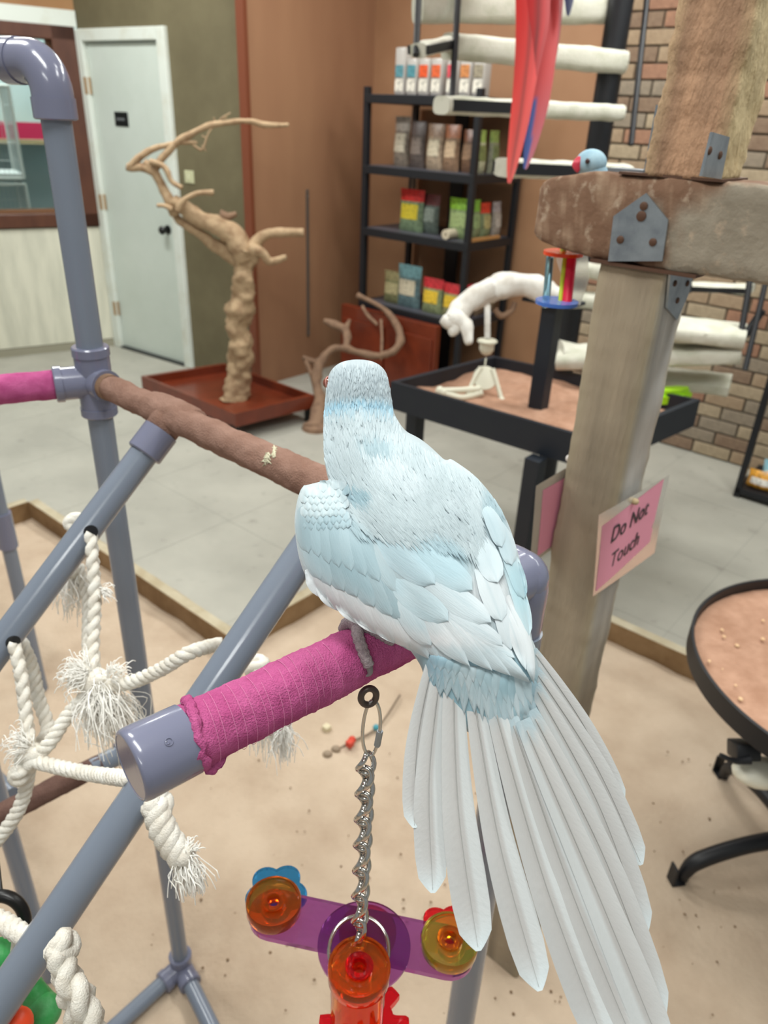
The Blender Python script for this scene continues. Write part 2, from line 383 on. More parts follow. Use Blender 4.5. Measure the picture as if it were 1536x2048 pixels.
# sandbox border
zb=.095
S0=pz(50,1006,zb); V1=pz(455,1264,zb); S3=pz(1400,1325,zb); V2=pz(1215,1240,zb)
a0=S0.dot(E1); a1=V1.dot(E1); b0=(S0.dot(E2)+V1.dot(E2))/2; b2=(V2.dot(E2)+S3.dot(E2))/2
def ab(a,b,z=0): return E1*a+E2*b+Z*z
def border(name,lab,p,q,side):
    d=(q-p).normalized(); L=(q-p).length; t=thing(name,lab,'timber',(p+q)/2-Z*0,group='timbers edging the sand')
    k=MB(); n=max(2,int(L/.06))
    # gently uneven beam
    w=.042; V=[];F=[]
    for i in range(n+1):
        c=p+d*L*i/n
        for (s,z) in ((0,0),(w,0),(w,zb),(0,zb)):
            V.append(c+side*(s+R_.uniform(-.0012,.0012))+Z*(z+(R_.uniform(-.0015,.0015) if z else -.01)))
    for i in range(n):
        for j in range(4): F.append((4*i+j,4*i+(j+1)%4,4*i+4+(j+1)%4,4*i+4+j))
    F+= [(0,1,2,3),tuple(4*n+j for j in (3,2,1,0))]
    k.add(V,F); obj('beam',k,m_timber,t,smooth=False)
    k=MB(); k.box(p+side*.0015+Z*(zb-.004),d*L,side*(w-.003),Z*.006,.0015); obj('pale_top',k,m_tt,t,smooth=False)  # paler strip along the top of the beam
    return t
border('border_timber','long timber border left of the bird, running from the far sand corner towards it',ab(a0,b0),ab(a1+.042,b0),E2)
border('border_timber','short timber border behind the pink perch leading away to the right',ab(a1,b0+.042),ab(a1,b2),E1)
border('border_timber','timber border on the right between wooden post and round sand table',ab(a1+.042,b2),ab(a1+2.6,b2),E2)
border('border_timber','timber end border at the far left corner of the sand',ab(a0,b0-2.2),ab(a0,b0+.0),-E1)
sd=MB(); V=[];F=[];idx={}
st=.045; na=int((a1+2.6-a0)/st)+1; nbn=int((b2+3.2)/st)+1
for i in range(na):
    for j in range(nbn):
        a=a0+i*st;b=b2-j*st
        if a<a1+.0 and b>b0+.0:
            if not(a>a1-st and b>b0): 
                if b>b0+st*.99: continue
                b=b0
        zz=.014+.012*noise.noise(Vector((a*4,b*4,0)))+.006*noise.noise(Vector((a*13,b*13,3)))+.003*noise.noise(Vector((a*30,b*30,3)))
        idx[i,j]=len(V); V.append(ab(min(a,a1+2.6),b,zz))
for i in range(na-1):
    for j in range(nbn-1):
        q=[idx.get(k) for k in((i,j),(i+1,j),(i+1,j+1),(i,j+1))]
        if None not in q and not (a0+i*st<a1-.001 and b2-j*st>b0+st*1.01): F.append(tuple(q[::-1]))
sd.add(V,F); tag(obj('sand_bed',sd,m_sand,smooth='all'),'pale tan sand filling the timber framed play area','sand',kind='stuff')
# droppings and specks on the sand
sp=MB()
for k in range(130):
    x=R_.uniform(300,1500);y=R_.uniform(1500,2040); p=pz(x,y,.02); sp.sphere(p,R_.uniform(.0012,.004),6,4,ax=(1,1,.5))
tag(obj('sand_debris',sp,M('dark_crumbs',(118,92,66),.9)),'dark crumbs and seed husks scattered on the sand','debris',kind='stuff')
# ============================================================ pipe play stand
zp=1.337; PR=.0167
P1=pz(190,762,zp); CN=pz(1040,1152,zp); CP=pz(268,1530,zp)
ps=thing('pipe_play_stand','grey pipe bird play stand with wrapped perches standing in the sand','perch stand',(P1.x,P1.y,0))
def pipe(a,b,r=PR,name='pipe',mat=None,n=28,label=None,seg=1):
    k=MB(); k.tube([Vector(a).lerp(Vector(b),i/seg) for i in range(seg+1)],r,n); return obj(name,k,mat or m_pvc,ps,label=label)
def sleeve(k,a,d,L,r=.0222):
    k.lathe(a,d,[(r*.9,0),(r,.0),(r,L-.0015),(r-.0015,L),(PR*.9,L)],28)
P1g=V3(P1.x,P1.y,0)
pipe(P1g+Z*.03,P1g+Z*1.665)
top=P1g+Z*1.70
# top elbow
hd=(px(-60,125,.87)-top); hd.z=0; hd.normalize()
k=MB(); arc=[top-Z*.045+Z*0]
R0=.03
for i in range(9):
    t=math.pi/2*i/8; arc.append(top-Z*R0+hd*R0+ -hd*R0*math.cos(t)+Z*R0*math.sin(t)) 
arc.append(top+hd*.07)
k.tube(arc,.0225,28); sleeve(k,top-Z*.035,-Z,.022,.0238); sleeve(k,top+hd*.045,hd,.025,.0238)
obj('elbow_joint',k,m_fit,ps)
pipe(top+hd*.05,top+hd*.9)
pipe(top+hd*.9,V3((top+hd*.9).x,(top+hd*.9).y,0))
# cross at P1
dB=(CN-P1); dB.z=0; dB.normalize()
pinkL=(pz(-40,783,zp)-P1); pinkL.z=0; pinkL.normalize()
k=MB(); c=V3(P1.x,P1.y,zp)
k.tube([c-Z*.04,c+Z*.04],.0225,28); sleeve(k,c+Z*.035,Z,.012,.0238); sleeve(k,c-Z*.035,-Z,.012,.0238)
k.tube([c,c+dB*.03],.021,24); k.tube([c,c+pinkL*.045],.0215,24); sleeve(k,c+pinkL*.04,pinkL,.01,.0235)
obj('tee_joint',k,m_fit,ps)
def wrap(name,a,b,r0,r1,mat,lab,seed,sag=.0,ridge=0,lump=.0012,n=40,rings=120):
    a=Vector(a);b=Vector(b);d=(b-a).normalized();L=(b-a).length; u=(Z-d*Z.dot(d)).normalized(); v=d.cross(u);V=[];F=[]
    for i in range(rings+1):
        s=i/rings
        for j in range(n):
            t=2*math.pi*j/n
            q=Vector((math.cos(t)*1.3,math.sin(t)*1.3,s*L*38+seed))
            rr=r0+(r1-r0)*s+lump*noise.noise(q)+lump*.6*noise.noise(q*3.1)
            if ridge:
                ph=(s*L/.0062+t/(2*math.pi)*.8)%1; rr+=ridge*max(0,1-abs(ph-.5)*8)
            # helical overlap edge
            ph=(s*L/.05+t/(2*math.pi))%1; rr+=.0007*(ph if ph<.9 else (1-ph)*9)
            V.append(a+d*L*s+(u*math.cos(t)+v*math.sin(t))*rr)
    for i in range(rings):
        for j in range(n): F.append((i*n+j,i*n+(j+1)%n,(i+1)*n+(j+1)%n,(i+1)*n+j))
    F.append(tuple(range(n))[::-1]);F.append(tuple(rings*n+j for j in range(n)))
    return obj(name,(V,F),mat,ps,smooth='all',label=lab)
c1=c+dB*.028
wrap('perch',c1,V3(CN.x,CN.y,zp)-dB*.03,.0158,.0195,m_brwrap,'perch wrapped in dusty brown cloth',3,rings=200,lump=.0018)
pc=pipe(c1-dB*.004,c1+dB*.012,.0172,'cord_end',m_javad)
wrap('perch',c+pinkL*.05,c+pinkL*.4,.0185,.0185,m_pink,'far left perch wrapped in magenta cloth',9)
# corner elbow
k=MB(); cn=V3(CN.x,CN.y,zp); dP=(V3(CP.x,CP.y,zp)-cn).normalized()
k.tube(smoothp([cn-dB*.052,cn-dB*.02,cn+dB*.0-Z*.003,cn+dB*.002-Z*.03,cn+dB*.002-Z*.06],6),.0225,28)
k.tube([cn,cn+dP*.045],.0225,28); k.sphere(cn-Z*.002,.0238,20,12)
obj('elbow_joint',k,m_fit,ps)
pipe(cn+dB*.01-Z*.05,V3(cn.x,cn.y,0)+dB*.01+Z*.03)
# pink perch and cap
cp=V3(CP.x,CP.y,zp); capL=.040
ce=pz(378,1480,zp); ce=cn+dP*(ce-cn).dot(dP)
wrap('perch',cn+dP*.04,ce+dP*.004,.0195,.0192,m_pink,'front perch wrapped in magenta cloth',21,ridge=.0004,rings=260,n=56,lump=.0011)
k=MB(); u_=(Z-dP*Z.dot(dP)).normalized(); v_=dP.cross(u_)
for i in range(15):
    c_=ce-dP*(.012+i*.0062+R_.uniform(-.001,.001)); P=[]
    t0=R_.uniform(-.6,.2); t1=t0+R_.uniform(1.6,3.2); sl=R_.uniform(.001,.004)
    for j in range(30):
        t=t0+(t1-t0)*j/29; P.append(c_+dP*(sl*math.sin(t))+(-v_*math.sin(t)+u_*math.cos(t))*.0204)
    k.tube(P,.00016,4,cap=False)
obj('elastic_thread',k,M('pale_thread',(218,134,176),.8),ps,kind='stuff',smooth='all')
k=MB(); k.lathe(ce,dP,[(.017,-.002),(.0195,0),(.0213,.0005),(.0216,.030),(.0211,.0335),(.0203,.0346),(.0193,.0350),(.0188,.0350),(.0185,.0347),(.001,.0347)],48)
cap=obj('end_cap',k,m_fit,ps,label='smooth grey pipe end cap')
up=(Z-dP*Z.dot(dP)).normalized(); sd_=dP.cross(up)
tt=ray(355,1478); bst=None
for i in range(360):
    t=2*math.pi*i/360; n_=up*math.cos(t)+sd_*math.sin(t); q_=ce+dP*.016+n_*.0217
    w=(q_-px(352,1478,(q_-CAM).dot(uw))).length
    if n_.dot(CAM-q_)>0 and (bst is None or w<bst[0]): bst=(w,n_,q_)
_,n_,q_=bst
k=MB(); k.torus(q_,n_,.0021,.0003,24,6); k.tube([q_+dP*.0008+n_*.0001+n_.cross(dP)*.001*math.cos(x*.62-1.2)*1.0+dP*.001*math.sin(x*.62-1.2) for x in range(8)],.00025,6); obj('moulded_mark',k,m_fit,cap)
# ragged rolled edge of the wrap
rg=MB(); P=[]
for i in range(46):
    t=-2.75+i/45*4.4; rr=.0218+.0016*noise.noise(Vector((t*2,5,1)))
    n2=up*math.cos(t)+sd_*math.sin(t)
    P.append(ce-dP*(.004+.0045*math.sin(t*1.3)+.002*noise.noise(Vector((t*4,1,2))))+n2*(rr-.0015))
rg.tube(P,[.0012,.0018,.0022,.0026,.0032,.0026,.0022,.0018],10,jit=.25)
rg.tube([p+dP*.002*math.sin(i)+Z*0 for i,p in enumerate(P)],[.0008,.0015,.0018,.0022,.0026,.002,.0014],8,jit=.3)
wr=obj('rolled_edge',rg,m_pink,ps,smooth='all',label='ragged rolled end of the magenta cloth')
# loose lump hanging below the cap
lp=MB(); 
pa=px(412,1470,.437);pb=px(424,1505,.436);pd=px(420,1548,.434)
lp.tube(smoothp([px(395,1440,.438),pa,pb,pd],5),[.002,.0042,.0052,.0055,.003],14,jit=.16)
lp.tube(smoothp([px(380,1415,.438),px(425,1480,.439),px(438,1520,.437),px(408,1540,.434)],5),[.001,.003,.0045,.003],12,jit=.16)
obj('loose_wrap',lp,m_pink,ps,smooth='all',label='loose crumpled end of magenta cloth')
# ramp rails
dR=(Vector((rt.dot(Vector((-.538,.819,-.198))),fw.dot(Vector((-.538,.819,-.198))),-dn.dot(Vector((-.538,.819,-.198))))))
dR.normalize()
A1=pz(348,828,zp); A2=pz(695,974,zp)
def onrail(A,x=None,y=None):
    best=None
    for i in range(2200):
        q=A+dR*i*.001; c=q-CAM; w=c.dot(uw); X_=768+FPX*c.dot(ux)/w; Y_=1024+FPX*c.dot(uy)/w
        e=abs((X_-x) if x is not None else (Y_-y))
        if best is None or e<best[0]: best=(e,q.copy())
    return best[1]
for A in(A1,A2):
    pipe(A+dR*.03,A+dR*2.04)
k=MB(); sleeve(k,A1+dR*.026,dR,.034,.0215); obj('tee_joint',k,m_fit,ps)
k=MB(); k.tube(smoothp([A1-dB*.045,A1-dB*.03,A1,A1+dB*.03,A1+dB*.045],4),[.0165,.0185,.0195,.019,.0165],24,jit=.02); k.tube([A1,A1+dR*.01,A1+dR*.028],[.019,.020,.0205],24,jit=.05); obj('tee_wrap',k,m_brwrap,ps,smooth='all',label='brown cloth bunched over a pipe joint')
k=MB(); sleeve(k,A2+dR*.018,dR,.034,.0215); obj('tee_joint',k,m_fit,ps)
# base of P1
b=P1g+Z*.03; d1=(pz(180,2100,.03)-b);d1.z=0;d1.normalize(); d2=(pz(440,2090,.03)-b);d2.z=0;d2.normalize()
k=MB(); k.tube([b-Z*.02,b+Z*.035],.0225,24); sleeve(k,b+Z*.03,Z,.012,.0238)
for d in(d1,d2): k.tube([b,b+d*.05],.0215,24); sleeve(k,b+d*.035,d,.014,.0235)
obj('tee_joint',k,m_fit,ps)
pipe(b+d1*.04,b+d1*.7); pipe(b+d2*.04,b+d2*.66)
pb_=MB(); q=V3(cn.x,cn.y,.03)+dB*.01; pb_.tube([q-Z*.02,q+Z*.04],.0225,24); obj('tee_joint',pb_,m_fit,ps)
# second stand further left
q1=pz(84,1383,.0); q2=pz(103,1960,0)
s2=ps
k=MB(); k.tube([q1,q1+Z*1.45],.0195,24); obj('pipe',k,m_pvc,s2)
k=MB(); zq=px(36,1090,1).z
h=.68
def zat(q,y):
    lo_,hi_=-.5,2.2
    for _ in range(40):
        mz=(lo_+hi_)/2; c=V3(q.x,q.y,mz)-CAM; Y_=1024+FPX*c.dot(uy)/c.dot(uw)
        if Y_>y: lo_=mz
        else: hi_=mz
    return mz
z1=zat(q1,1060); k.tube([V3(q1.x,q1.y,z1-.055),V3(q1.x,q1.y,z1+.055)],.026,24); k.tube([V3(q1.x,q1.y,z1),V3(q1.x,q1.y,z1)-E1*.09],.024,20)
obj('tee_joint',k,m_fit,s2); pipe(V3(q1.x,q1.y,z1)-E1*.07,V3(q1.x,q1.y,z1)-E1*.6)
k=MB(); k.tube([q2,q2+Z*.95],.0167,24); obj('pipe',k,m_pvc,s2)
# low brown cross perch between P1 and q2
zc=zat(P1g,1480); z2=zat(q2,1618); 
pa=V3(P1.x,P1.y,zc); pb=V3(q2.x,q2.y,zc)
pb=pz(30,1615,zc); dd=(pb-pa).normalized()
k=MB(); k.tube([pa-Z*.035,pa+Z*.035],.0225,24); k.tube([pa,pa+dd*.055],.0215,24); obj('tee_joint',k,m_fit,ps)
pipe(pa+dd*.05,pa+dd*.1)
wrap('perch',pa+dd*.085,pa+dd*.62,.0165,.0175,M('dark_brown_wrap',(112,84,74),.9,col2=(92,66,58),vs=30,bump=1,bs=500),'low cross perch wrapped in dark brown cloth',33)
k=MB(); e_=pz(22,1590,.42); k.tube([e_,e_+(pz(-60,1500,.42)-e_).normalized()*.3],.0167,20); obj('pipe',k,m_pvc,ps)
# holes in first rail (dark insides drawn as black discs)
h1=onrail(A1,x=186); h2=onrail(A1,x=30); h3=onrail(A2,x=465); h4=onrail(A2,x=262); h5=onrail(A2,x=75)
# ============================================================ rope net
rn=thing('rope_net','white knotted cotton rope net strung between the two sloping pipe rails','rope net',h1)
def rope(pts,r=.0072,pitch=.036,name='rope',strands=3,parent=None,n=8,k=10,braid=False):
    P=smoothp(pts,k); 
    # resample evenly
    L=[0]
    for i in range(1,len(P)): L.append(L[-1]+(P[i]-P[i-1]).length)
    T=L[-1]; N=max(8,int(T/.0035)); Q=[];j=0
    for i in range(N+1):
        s=T*i/N
        while j<len(L)-2 and L[j+1]<s: j+=1
        Q.append(P[j].lerp(P[j+1],(s-L[j])/max(1e-9,L[j+1]-L[j])))
    Q,fr=frames(Q); mb=MB(); rs=r*.56
    for q in range(strands):
        path=[]
        for i,(p,(t,a,b)) in enumerate(zip(Q,fr)):
            ph=2*math.pi*(T*i/N/pitch)+2*math.pi*q/strands
            if braid:
                x=math.cos(ph)*r*.75; y=math.sin(2*ph)*r*.38
                path.append(p+a*x+b*y)
            else: path.append(p+(a*math.cos(ph)+b*math.sin(ph))*r*.5)
        mb.tube(path,rs,n)
    return obj(name,mb,m_rope,parent or rn,smooth='all')
def knot(p,r=.013,parent=None,seed=0,squash=.8):
    mb=MB(); rr=random.Random(seed)
    for q in range(3):
        ax=Vector((rr.uniform(-1,1),rr.uniform(-1,1),rr.uniform(-1,1))).normalized()
        P=[];a=ax.orthogonal().normalized();b=ax.cross(a)
        for i in range(17):
            t=2*math.pi*i/16; P.append(p+(a*math.cos(t)+b*math.sin(t)*.8)*r*.62+ax*r*.2*math.sin(2*t))
        mb.tube(P,r*.42,8,jit=.04)
    return obj('knot',mb,m_rope,parent or rn,smooth='all')
m_fray=M('cotton_fibre',(252,250,244),1.0,spec=.1)
def fray(p,d,L=.03,nf=40,spread=.35,parent=None,seed=0,name='frayed_end',r=.00042,w=.005):
    mb=MB(); rr=random.Random(seed); d=Vector(d).normalized()
    for q in range(int(nf*1.7)):
        a=Vector((rr.gauss(0,1),rr.gauss(0,1),rr.gauss(0,1)))
        s=p+a*w*.6; e=(d+a*spread*.5).normalized(); l=L*rr.uniform(.6,1.1)
        c=Vector((rr.gauss(0,1),rr.gauss(0,1),rr.gauss(0,1)))*l*.16
        P=smoothp([s,s+e*l*.35+c,s+e*l*.7+c*.3,s+e*l*.9+Vector((0,0,-l*.25))],4)
        mb.tube(P,[r*1.3,r*1.2,r],4,cap=False)
    return obj(name,mb,m_fray,parent or rn,kind='stuff',smooth='all')
if 0: pass
def wof(p): return (p-CAM).dot(uw)
w1=wof(h1);w2=wof(h2);w3=wof(h3);w4=wof(h4)
tc=-uw # toward camera
for hh,tx,ty in ((h1,181,1064),(h2,27,1284)):
    g=MB(); nn=(CAM-hh).normalized(); nn=(nn-dR*nn.dot(dR)).normalized()
    best=None
    for i_ in range(-30,31):
        for a_ in range(-60,61,4):
            q_=hh+dR*i_*.0012; n3=Matrix.Rotation(math.radians(a_),3,dR)@nn; e3=q_+n3*.0167; c3=e3-CAM; w3=c3.dot(uw)
            er=(768+FPX*c3.dot(ux)/w3-tx)**2+(1024+FPX*c3.dot(uy)/w3-ty)**2
            if best is None or er<best[0]: best=(er,q_,n3)
    hh,nn=best[1],best[2]
    g.lathe(hh+nn*.0150,nn,[(.0078,0),(.0078,.0020),(.007,.0021)],20); obj('dark_hole_disc',g,m_black,ps)  # black disc on the pipe stands in for the shaded inside of the hole
s1=px(182,1068,w1-.012); s2_=px(28,1288,w2-.012)
K1=px(190,1365,.80); K2=px(60,1515,.79)
rope([s1,px(186,1130,w1-.02),px(190,1200,.83),px(186,1290,.815),px(190,1350,.80)],.0082,.045,braid=True)
rope([s2_,px(42,1350,w2-.02),px(52,1430,.80),px(60,1500,.79)],.0082,.045,braid=True)
rope([px(40,1280,w2+.03),px(62,1330,w2+.04),px(78,1400,.87),px(96,1460,.86),px(70,1500,.82)],.008,.03)
rope([px(205,1372,.80),px(260,1365,.79),px(320,1340,.775),px(380,1305,.76),px(440,1288,w3+.0)],.0078,.026)
rope([px(180,1385,.80),px(140,1425,.80),px(100,1485,.79),px(66,1518,.79)],.0078,.026)
rope([px(60,1520,.79),px(120,1535,.77),px(185,1548,.74),px(262,1558,w4)],.0078,.026)
rope([px(60,1520,.79),px(48,1590,.80),px(25,1640,.80),px(-30,1710,.80)],.0078,.026)
knot(K1,.0165,seed=1);knot(px(160,1350,.80),.014,seed=3); knot(K2,.016,seed=2); knot(px(40,1548,.785),.013,seed=8)
DN=-Z
fray(px(200,1385,.79),px(215,1470,.79)-px(200,1385,.79),.05,90,.5,seed=3,w=.012); fray(px(165,1345,.79),px(130,1345,.79)-px(165,1345,.79),.024,60,.9,seed=4,w=.008)
fray(px(190,1400,.785),DN,.026,70,.8,seed=5,w=.010); fray(px(225,1350,.79),px(240,1330,.79)-px(220,1350,.79),.014,40,.9,seed=6,w=.006)
fray(px(235,1400,.80),DN,.06,70,.25,seed=12,w=.010)
fray(px(50,1490,.78),px(20,1480,.78)-px(50,1490,.78),.022,50,.9,seed=7,w=.007); fray(px(205,1180,.83),px(225,1190,.83)-px(205,1180,.83),.011,30,.8,seed=9,w=.004)
# tails beyond the rails
knot(px(150,1045,.90),.014,seed=10); rope([px(152,1060,.89),px(145,1110,.90),px(150,1150,.91)],.009,.03); fray(px(148,1150,.91),DN,.045,90,.6,seed=11,w=.009)
rope([px(160,1130,.9),px(172,1200,.9),px(172,1300,.88),px(182,1360,.84)],.005,.03)
knot(px(515,1335,.82),.015,seed=13); fray(px(520,1400,.80),DN,.055,70,.45,seed=14,w=.010); fray(px(565,1450,.79),DN,.04,60,.35,seed=15,w=.006); rope([px(512,1330,.82),px(525,1380,.8),px(545,1430,.79)],.008,.028)
knot(px(315,1612,.655),.0145,seed=16); rope([px(310,1600,.655),px(322,1650,.65),px(345,1690,.65),px(368,1720,.65)],.0125,.028); fray(px(372,1722,.65),px(385,1770,.65)-px(370,1720,.65),.026,110,.4,seed=17,w=.006)
fray(px(378,1700,.65),px(390,1680,.65)-px(378,1700,.65),.01,30,.8,seed=27,w=.004)
rope([px(-30,1835,.67),px(0,1842,.67),px(30,1860,.66),px(66,1884,.65)],.0092,.022)
knot(px(125,1895,.56),.0135,seed=18); rope([px(122,1900,.56),px(132,1950,.555),px(160,1990,.55),px(178,2030,.55),px(195,2090,.55)],.0115,.055,braid=True); rope([px(128,1890,.57),px(130,1960,.57),px(150,2020,.57),px(165,2090,.57)],.009,.05,braid=True)
# ============================================================ hanging toy
TX=pz(738,1372,zp-.02); 
def vert(y,off=(0,0)):
    q=V3(TX.x+off[0],TX.y+off[1],0); return V3(q.x,q.y,zat(q,y))
toy=thing('acrylic_hanging_toy','colourful acrylic wheel toy hanging by a twisted chain from the pink perch','bird toy',vert(1370))
k=MB(); rr_=(vert(1376)-vert(1415)).length
ea=vert(1370);eb=vert(1416); axc=(CAM-ea).normalized(); 
k.torus((ea+eb)/2,Vector((.25,-1,0)),.0054,.0024,28,10,up=Z,sx=1.35); obj('eye_ring',k,m_dring,toy)
q0=vert(1402);q1_=vert(1512); L=(q0-q1_).length; side=Vector((1,.2,0)).normalized()
P=[]
for i in range(33):
    t=2*math.pi*i/32; P.append((q0+q1_)/2+Z*(math.cos(t)*L/2)+side*math.sin(t)*L*.12*(1+.1*math.sin(t)*math.cos(t))+side*.003)
k=MB();k.tube(P[:-1]+[P[0]],.0013,10); ql_=obj('quick_link',k,m_chrome,toy)
k=MB(); k.tube([(q0+q1_)/2+side*(.003+L*.12)-Z*.003,(q0+q1_)/2+side*(.003+L*.09)-Z*.017],.0024,6); obj('sleeve_nut',k,m_steel,ql_)
ytop,ybot=1508,1890; nl=15
for i in range(nl):
    a=vert(ytop+(ybot-ytop)*i/nl); b_=vert(ytop+(ybot-ytop)*(i+1.55)/nl)
    c=(a+b_)/2; L=(a-b_).length; ang=math.radians(35 if i%2==0 else 125)
    wv=Vector((math.cos(ang),math.sin(ang),0)); nv=Vector((-math.sin(ang),math.cos(ang),0)); P=[]
    for j in range(25):
        t=2*math.pi*j/24; h_=math.cos(t); x=math.sin(t)
        tw=h_*.75; wv2=wv*math.cos(tw)+nv*math.sin(tw)
        P.append(c+Z*h_*L*.46+wv2*x*.0066)
    k=MB(); k.tube(P,.0021,8,cap=False); obj('chain_link',k,m_chrome,toy,smooth='all')
rc=px(718,1900,.655)
k=MB(); k.torus(rc,(.1,-.55,1),.0265,.0019,48,10); obj('split_ring',k,m_chrome,toy)
zt=px(718,1900,.66).z
dl=pz(548,1818,zt); drr=pz(898,1893,zt); bd=(drr-dl).normalized(); bs=Z.cross(bd); bc=(dl+drr)/2
def rounded(L,r,n=12):
    pts=[]
    for i in range(n+1): t=-math.pi/2+math.pi*i/n; pts.append((L/2+r*math.cos(t),r*math.sin(t)))
    for i in range(n+1): t=math.pi/2+math.pi*i/n; pts.append((-L/2+r*math.cos(t),r*math.sin(t)))
    return pts
k=MB(); k.prism(bc-Z*.012,bd,bs,Z,rounded((drr-dl).length,.0235),.0055); obj('cross_bar',k,a_pu,toy,label='purple acrylic bar')
k=MB(); k.lathe(pz(728,1892,zt-.005),Z,[(.002,0),(.042,0),(.042,.003),(.002,.003)],48); obj('round_plate',k,a_pu,toy,label='purple acrylic disc')
k=MB(); k.lathe(pz(735,1870,zt-.022),Z,[(.002,0),(.027,0),(.027,.005),(.002,.005)],40); obj('round_plate',k,a_re,toy,label='red acrylic disc')
def wheel(p,R,mat,hub,name='wheel',lab=None,th=.013):
    k=MB(); k.lathe(p,Z,[(R*.33,0),(R*.98,0),(R,.0008),(R,th*.94),(R*.98,th),(R*.9,th),(R*.88,th*.86),(R*.33,th*.86)],48,closed=True)
    o=obj(name,k,mat,toy,label=lab)
    k=MB(); k.lathe(p+Z*.001,Z,[(R*.2,0),(R*.45,0),(R*.45,th*.95),(R*.24,th*.95),(R*.2,th*.6)],28,closed=True); obj('hub',k,hub,o)
wheel(dl,.0255,a_or,a_or,lab='orange acrylic wheel on the left end'); wheel(drr,.0255,a_ye,a_or,lab='yellow green acrylic wheel on the right end')
def flower(p,R,mat,n,lab):
    pts=[]
    for i in range(n*10):
        t=2*math.pi*i/(n*10); r=R*(.78+.22*abs(math.cos(n*t/2))); pts.append((r*math.cos(t),r*math.sin(t)))
    k=MB(); k.prism(p,bd,bs,Z,pts,.006); obj('flower_disc',k,mat,toy,label=lab)
flower(pz(553,1790,zt-.026),.031,a_bl,5,'blue flower shaped disc'); flower(pz(895,1870,zt-.026),.028,a_re,5,'red flower shaped disc')
co=px(718,1945,.62); 
wheel(co-Z*.006,.0262,a_or,a_re,lab='orange acrylic wheel in the middle',th=.016)
k=MB(); k.lathe(co-Z*.085,Z,[(.018,0),(.0235,0),(.0235,.078),(.018,.078)],40,closed=True); obj('centre_tube',k,a_or,toy,label='orange acrylic tube')
pts=[]
for i in range(120):
    t=2*math.pi*i/120; r=.033+.0065*max(-1,min(1,3*math.sin(8*t))); pts.append((r*math.cos(t),r*math.sin(t)))
k=MB(); k.prism(pz(728,2055,co.z-.075),bd,bs,Z,pts,.008); obj('gear',k,a_re,toy,label='red acrylic gear')
# lower left toys
t2=thing('ring_toy','black plastic ring toy at the lower left behind the sloping rail','bird toy',px(5,1840,.72))
k=MB(); k.torus(px(0,1842,.72),uw,.0245,.0062,40,10); obj('ring',k,m_blackp,t2)
k=MB(); k.tube([px(0,1790,.72),px(-10,1700,.74)],.003,8); obj('strap',k,m_blackp,t2)
t3=thing('knobbly_chew','green knobbly rubber chew hanging under the rail','bird toy',px(60,1990,.68))
k=MB(); m_gr=M('green_rubber',(60,160,84),.45,col2=(110,190,130),vs=40,cut=(.5,.8),bump=.6,bs=120)
k.tube(smoothp([px(-10,1905,.68),px(20,1940,.68),px(55,1975,.68),px(85,2018,.68)],5),[.011,.013,.012,.015],16); k.sphere(px(88,2022,.675),.0155,20,12); k.sphere(px(52,1985,.69),.0165,16,10); k.sphere(px(2,1912,.68),.016,16,10); k.sphere(px(62,2045,.69),.014,16,10)
obj('chew_body',k,m_gr,t3,smooth='all')
k=MB(); k.sphere(px(34,2048,.64),.0135,20,12); obj('end_ball',k,M('orange_rubber',(240,80,40),.4),t3,smooth='all',label='orange ball')
k=MB(); k.tube([px(20,1940,.68),px(30,1862,.66)],.002,8); obj('cord',k,m_rope,t3)
# small toy scraps on the sand
def small(name,lab,cat,fn): t=thing(name,lab,cat,fn[0]); return t
p=pz(655,1465,.02); t4=thing('bead_string','string of worn beads and a red block lying on the sand','bird toy',pz(705,1485,.02))
k=MB(); k.sphere(pz(704,1480,.035),.012,12,8); k.box(pz(690,1492,.03),E1*.02,E2*.02,Z*.02,.003); obj('bead',k,M('red_bead',(205,66,44),.5),t4)
k=MB(); k.sphere(pz(752,1455,.03),.010,12,8); obj('bead',k,M('teal_bead',(70,150,165),.5),t4)
k=MB(); k.tube(smoothp([pz(800,1390,.02),pz(755,1455,.024),pz(700,1485,.024),pz(640,1520,.02)],5),.003,8); obj('cord',k,M('dirty_cord',(120,104,88),.9),t4)
for x,y in((672,1498),(655,1508)):
    k=MB(); k.sphere(pz(x,y,.028),.012,12,8,ax=(1.2,1,.8)); obj('bead',k,M('grey_bead',(150,132,112),.8),t4)
t5=thing('wood_block','small cream block lying alone on the sand','block',pz(652,1450,.01)); k=MB(); k.box(pz(643,1462,.015),E1*.022,E2*.022,Z*.022,.004); obj('block',k,M('cream_block',(212,200,168),.7),t5)
# ============================================================ timber post frame
m_post=M('weathered_post',(158,146,128),.85,col2=(128,108,88),vs=9,stretch=(2.6,2.6,.16),cut=(.38,.68),col3=(200,196,186),vs3=5,cut3=(.56,.7),bump=1,bs=60)
m_beam=M('weathered_beam',(166,150,130),.85,col2=(140,120,98),vs=10,stretch=(.6,.6,2),cut=(.4,.7),col3=(128,96,72),vs3=9,cut3=(.6,.7),bump=1,bs=70)
m_bark=M('rough_reddish_wood',(176,136,108),.9,col2=(146,106,80),vs=14,stretch=(2,2,.35),cut=(.4,.7),col3=(190,164,134),vs3=7,cut3=(.52,.7),bump=1.6,bs=60)
m_chewed=M('chewed_brown_wood',(126,94,72),.9,col2=(172,148,122),vs=62,cut=(.56,.78),bump=1.6,bs=80)
S=.089
M1=px(1335,535,.91); M1=V3(M1.x,M1.y,0)
zb0=1.508; 
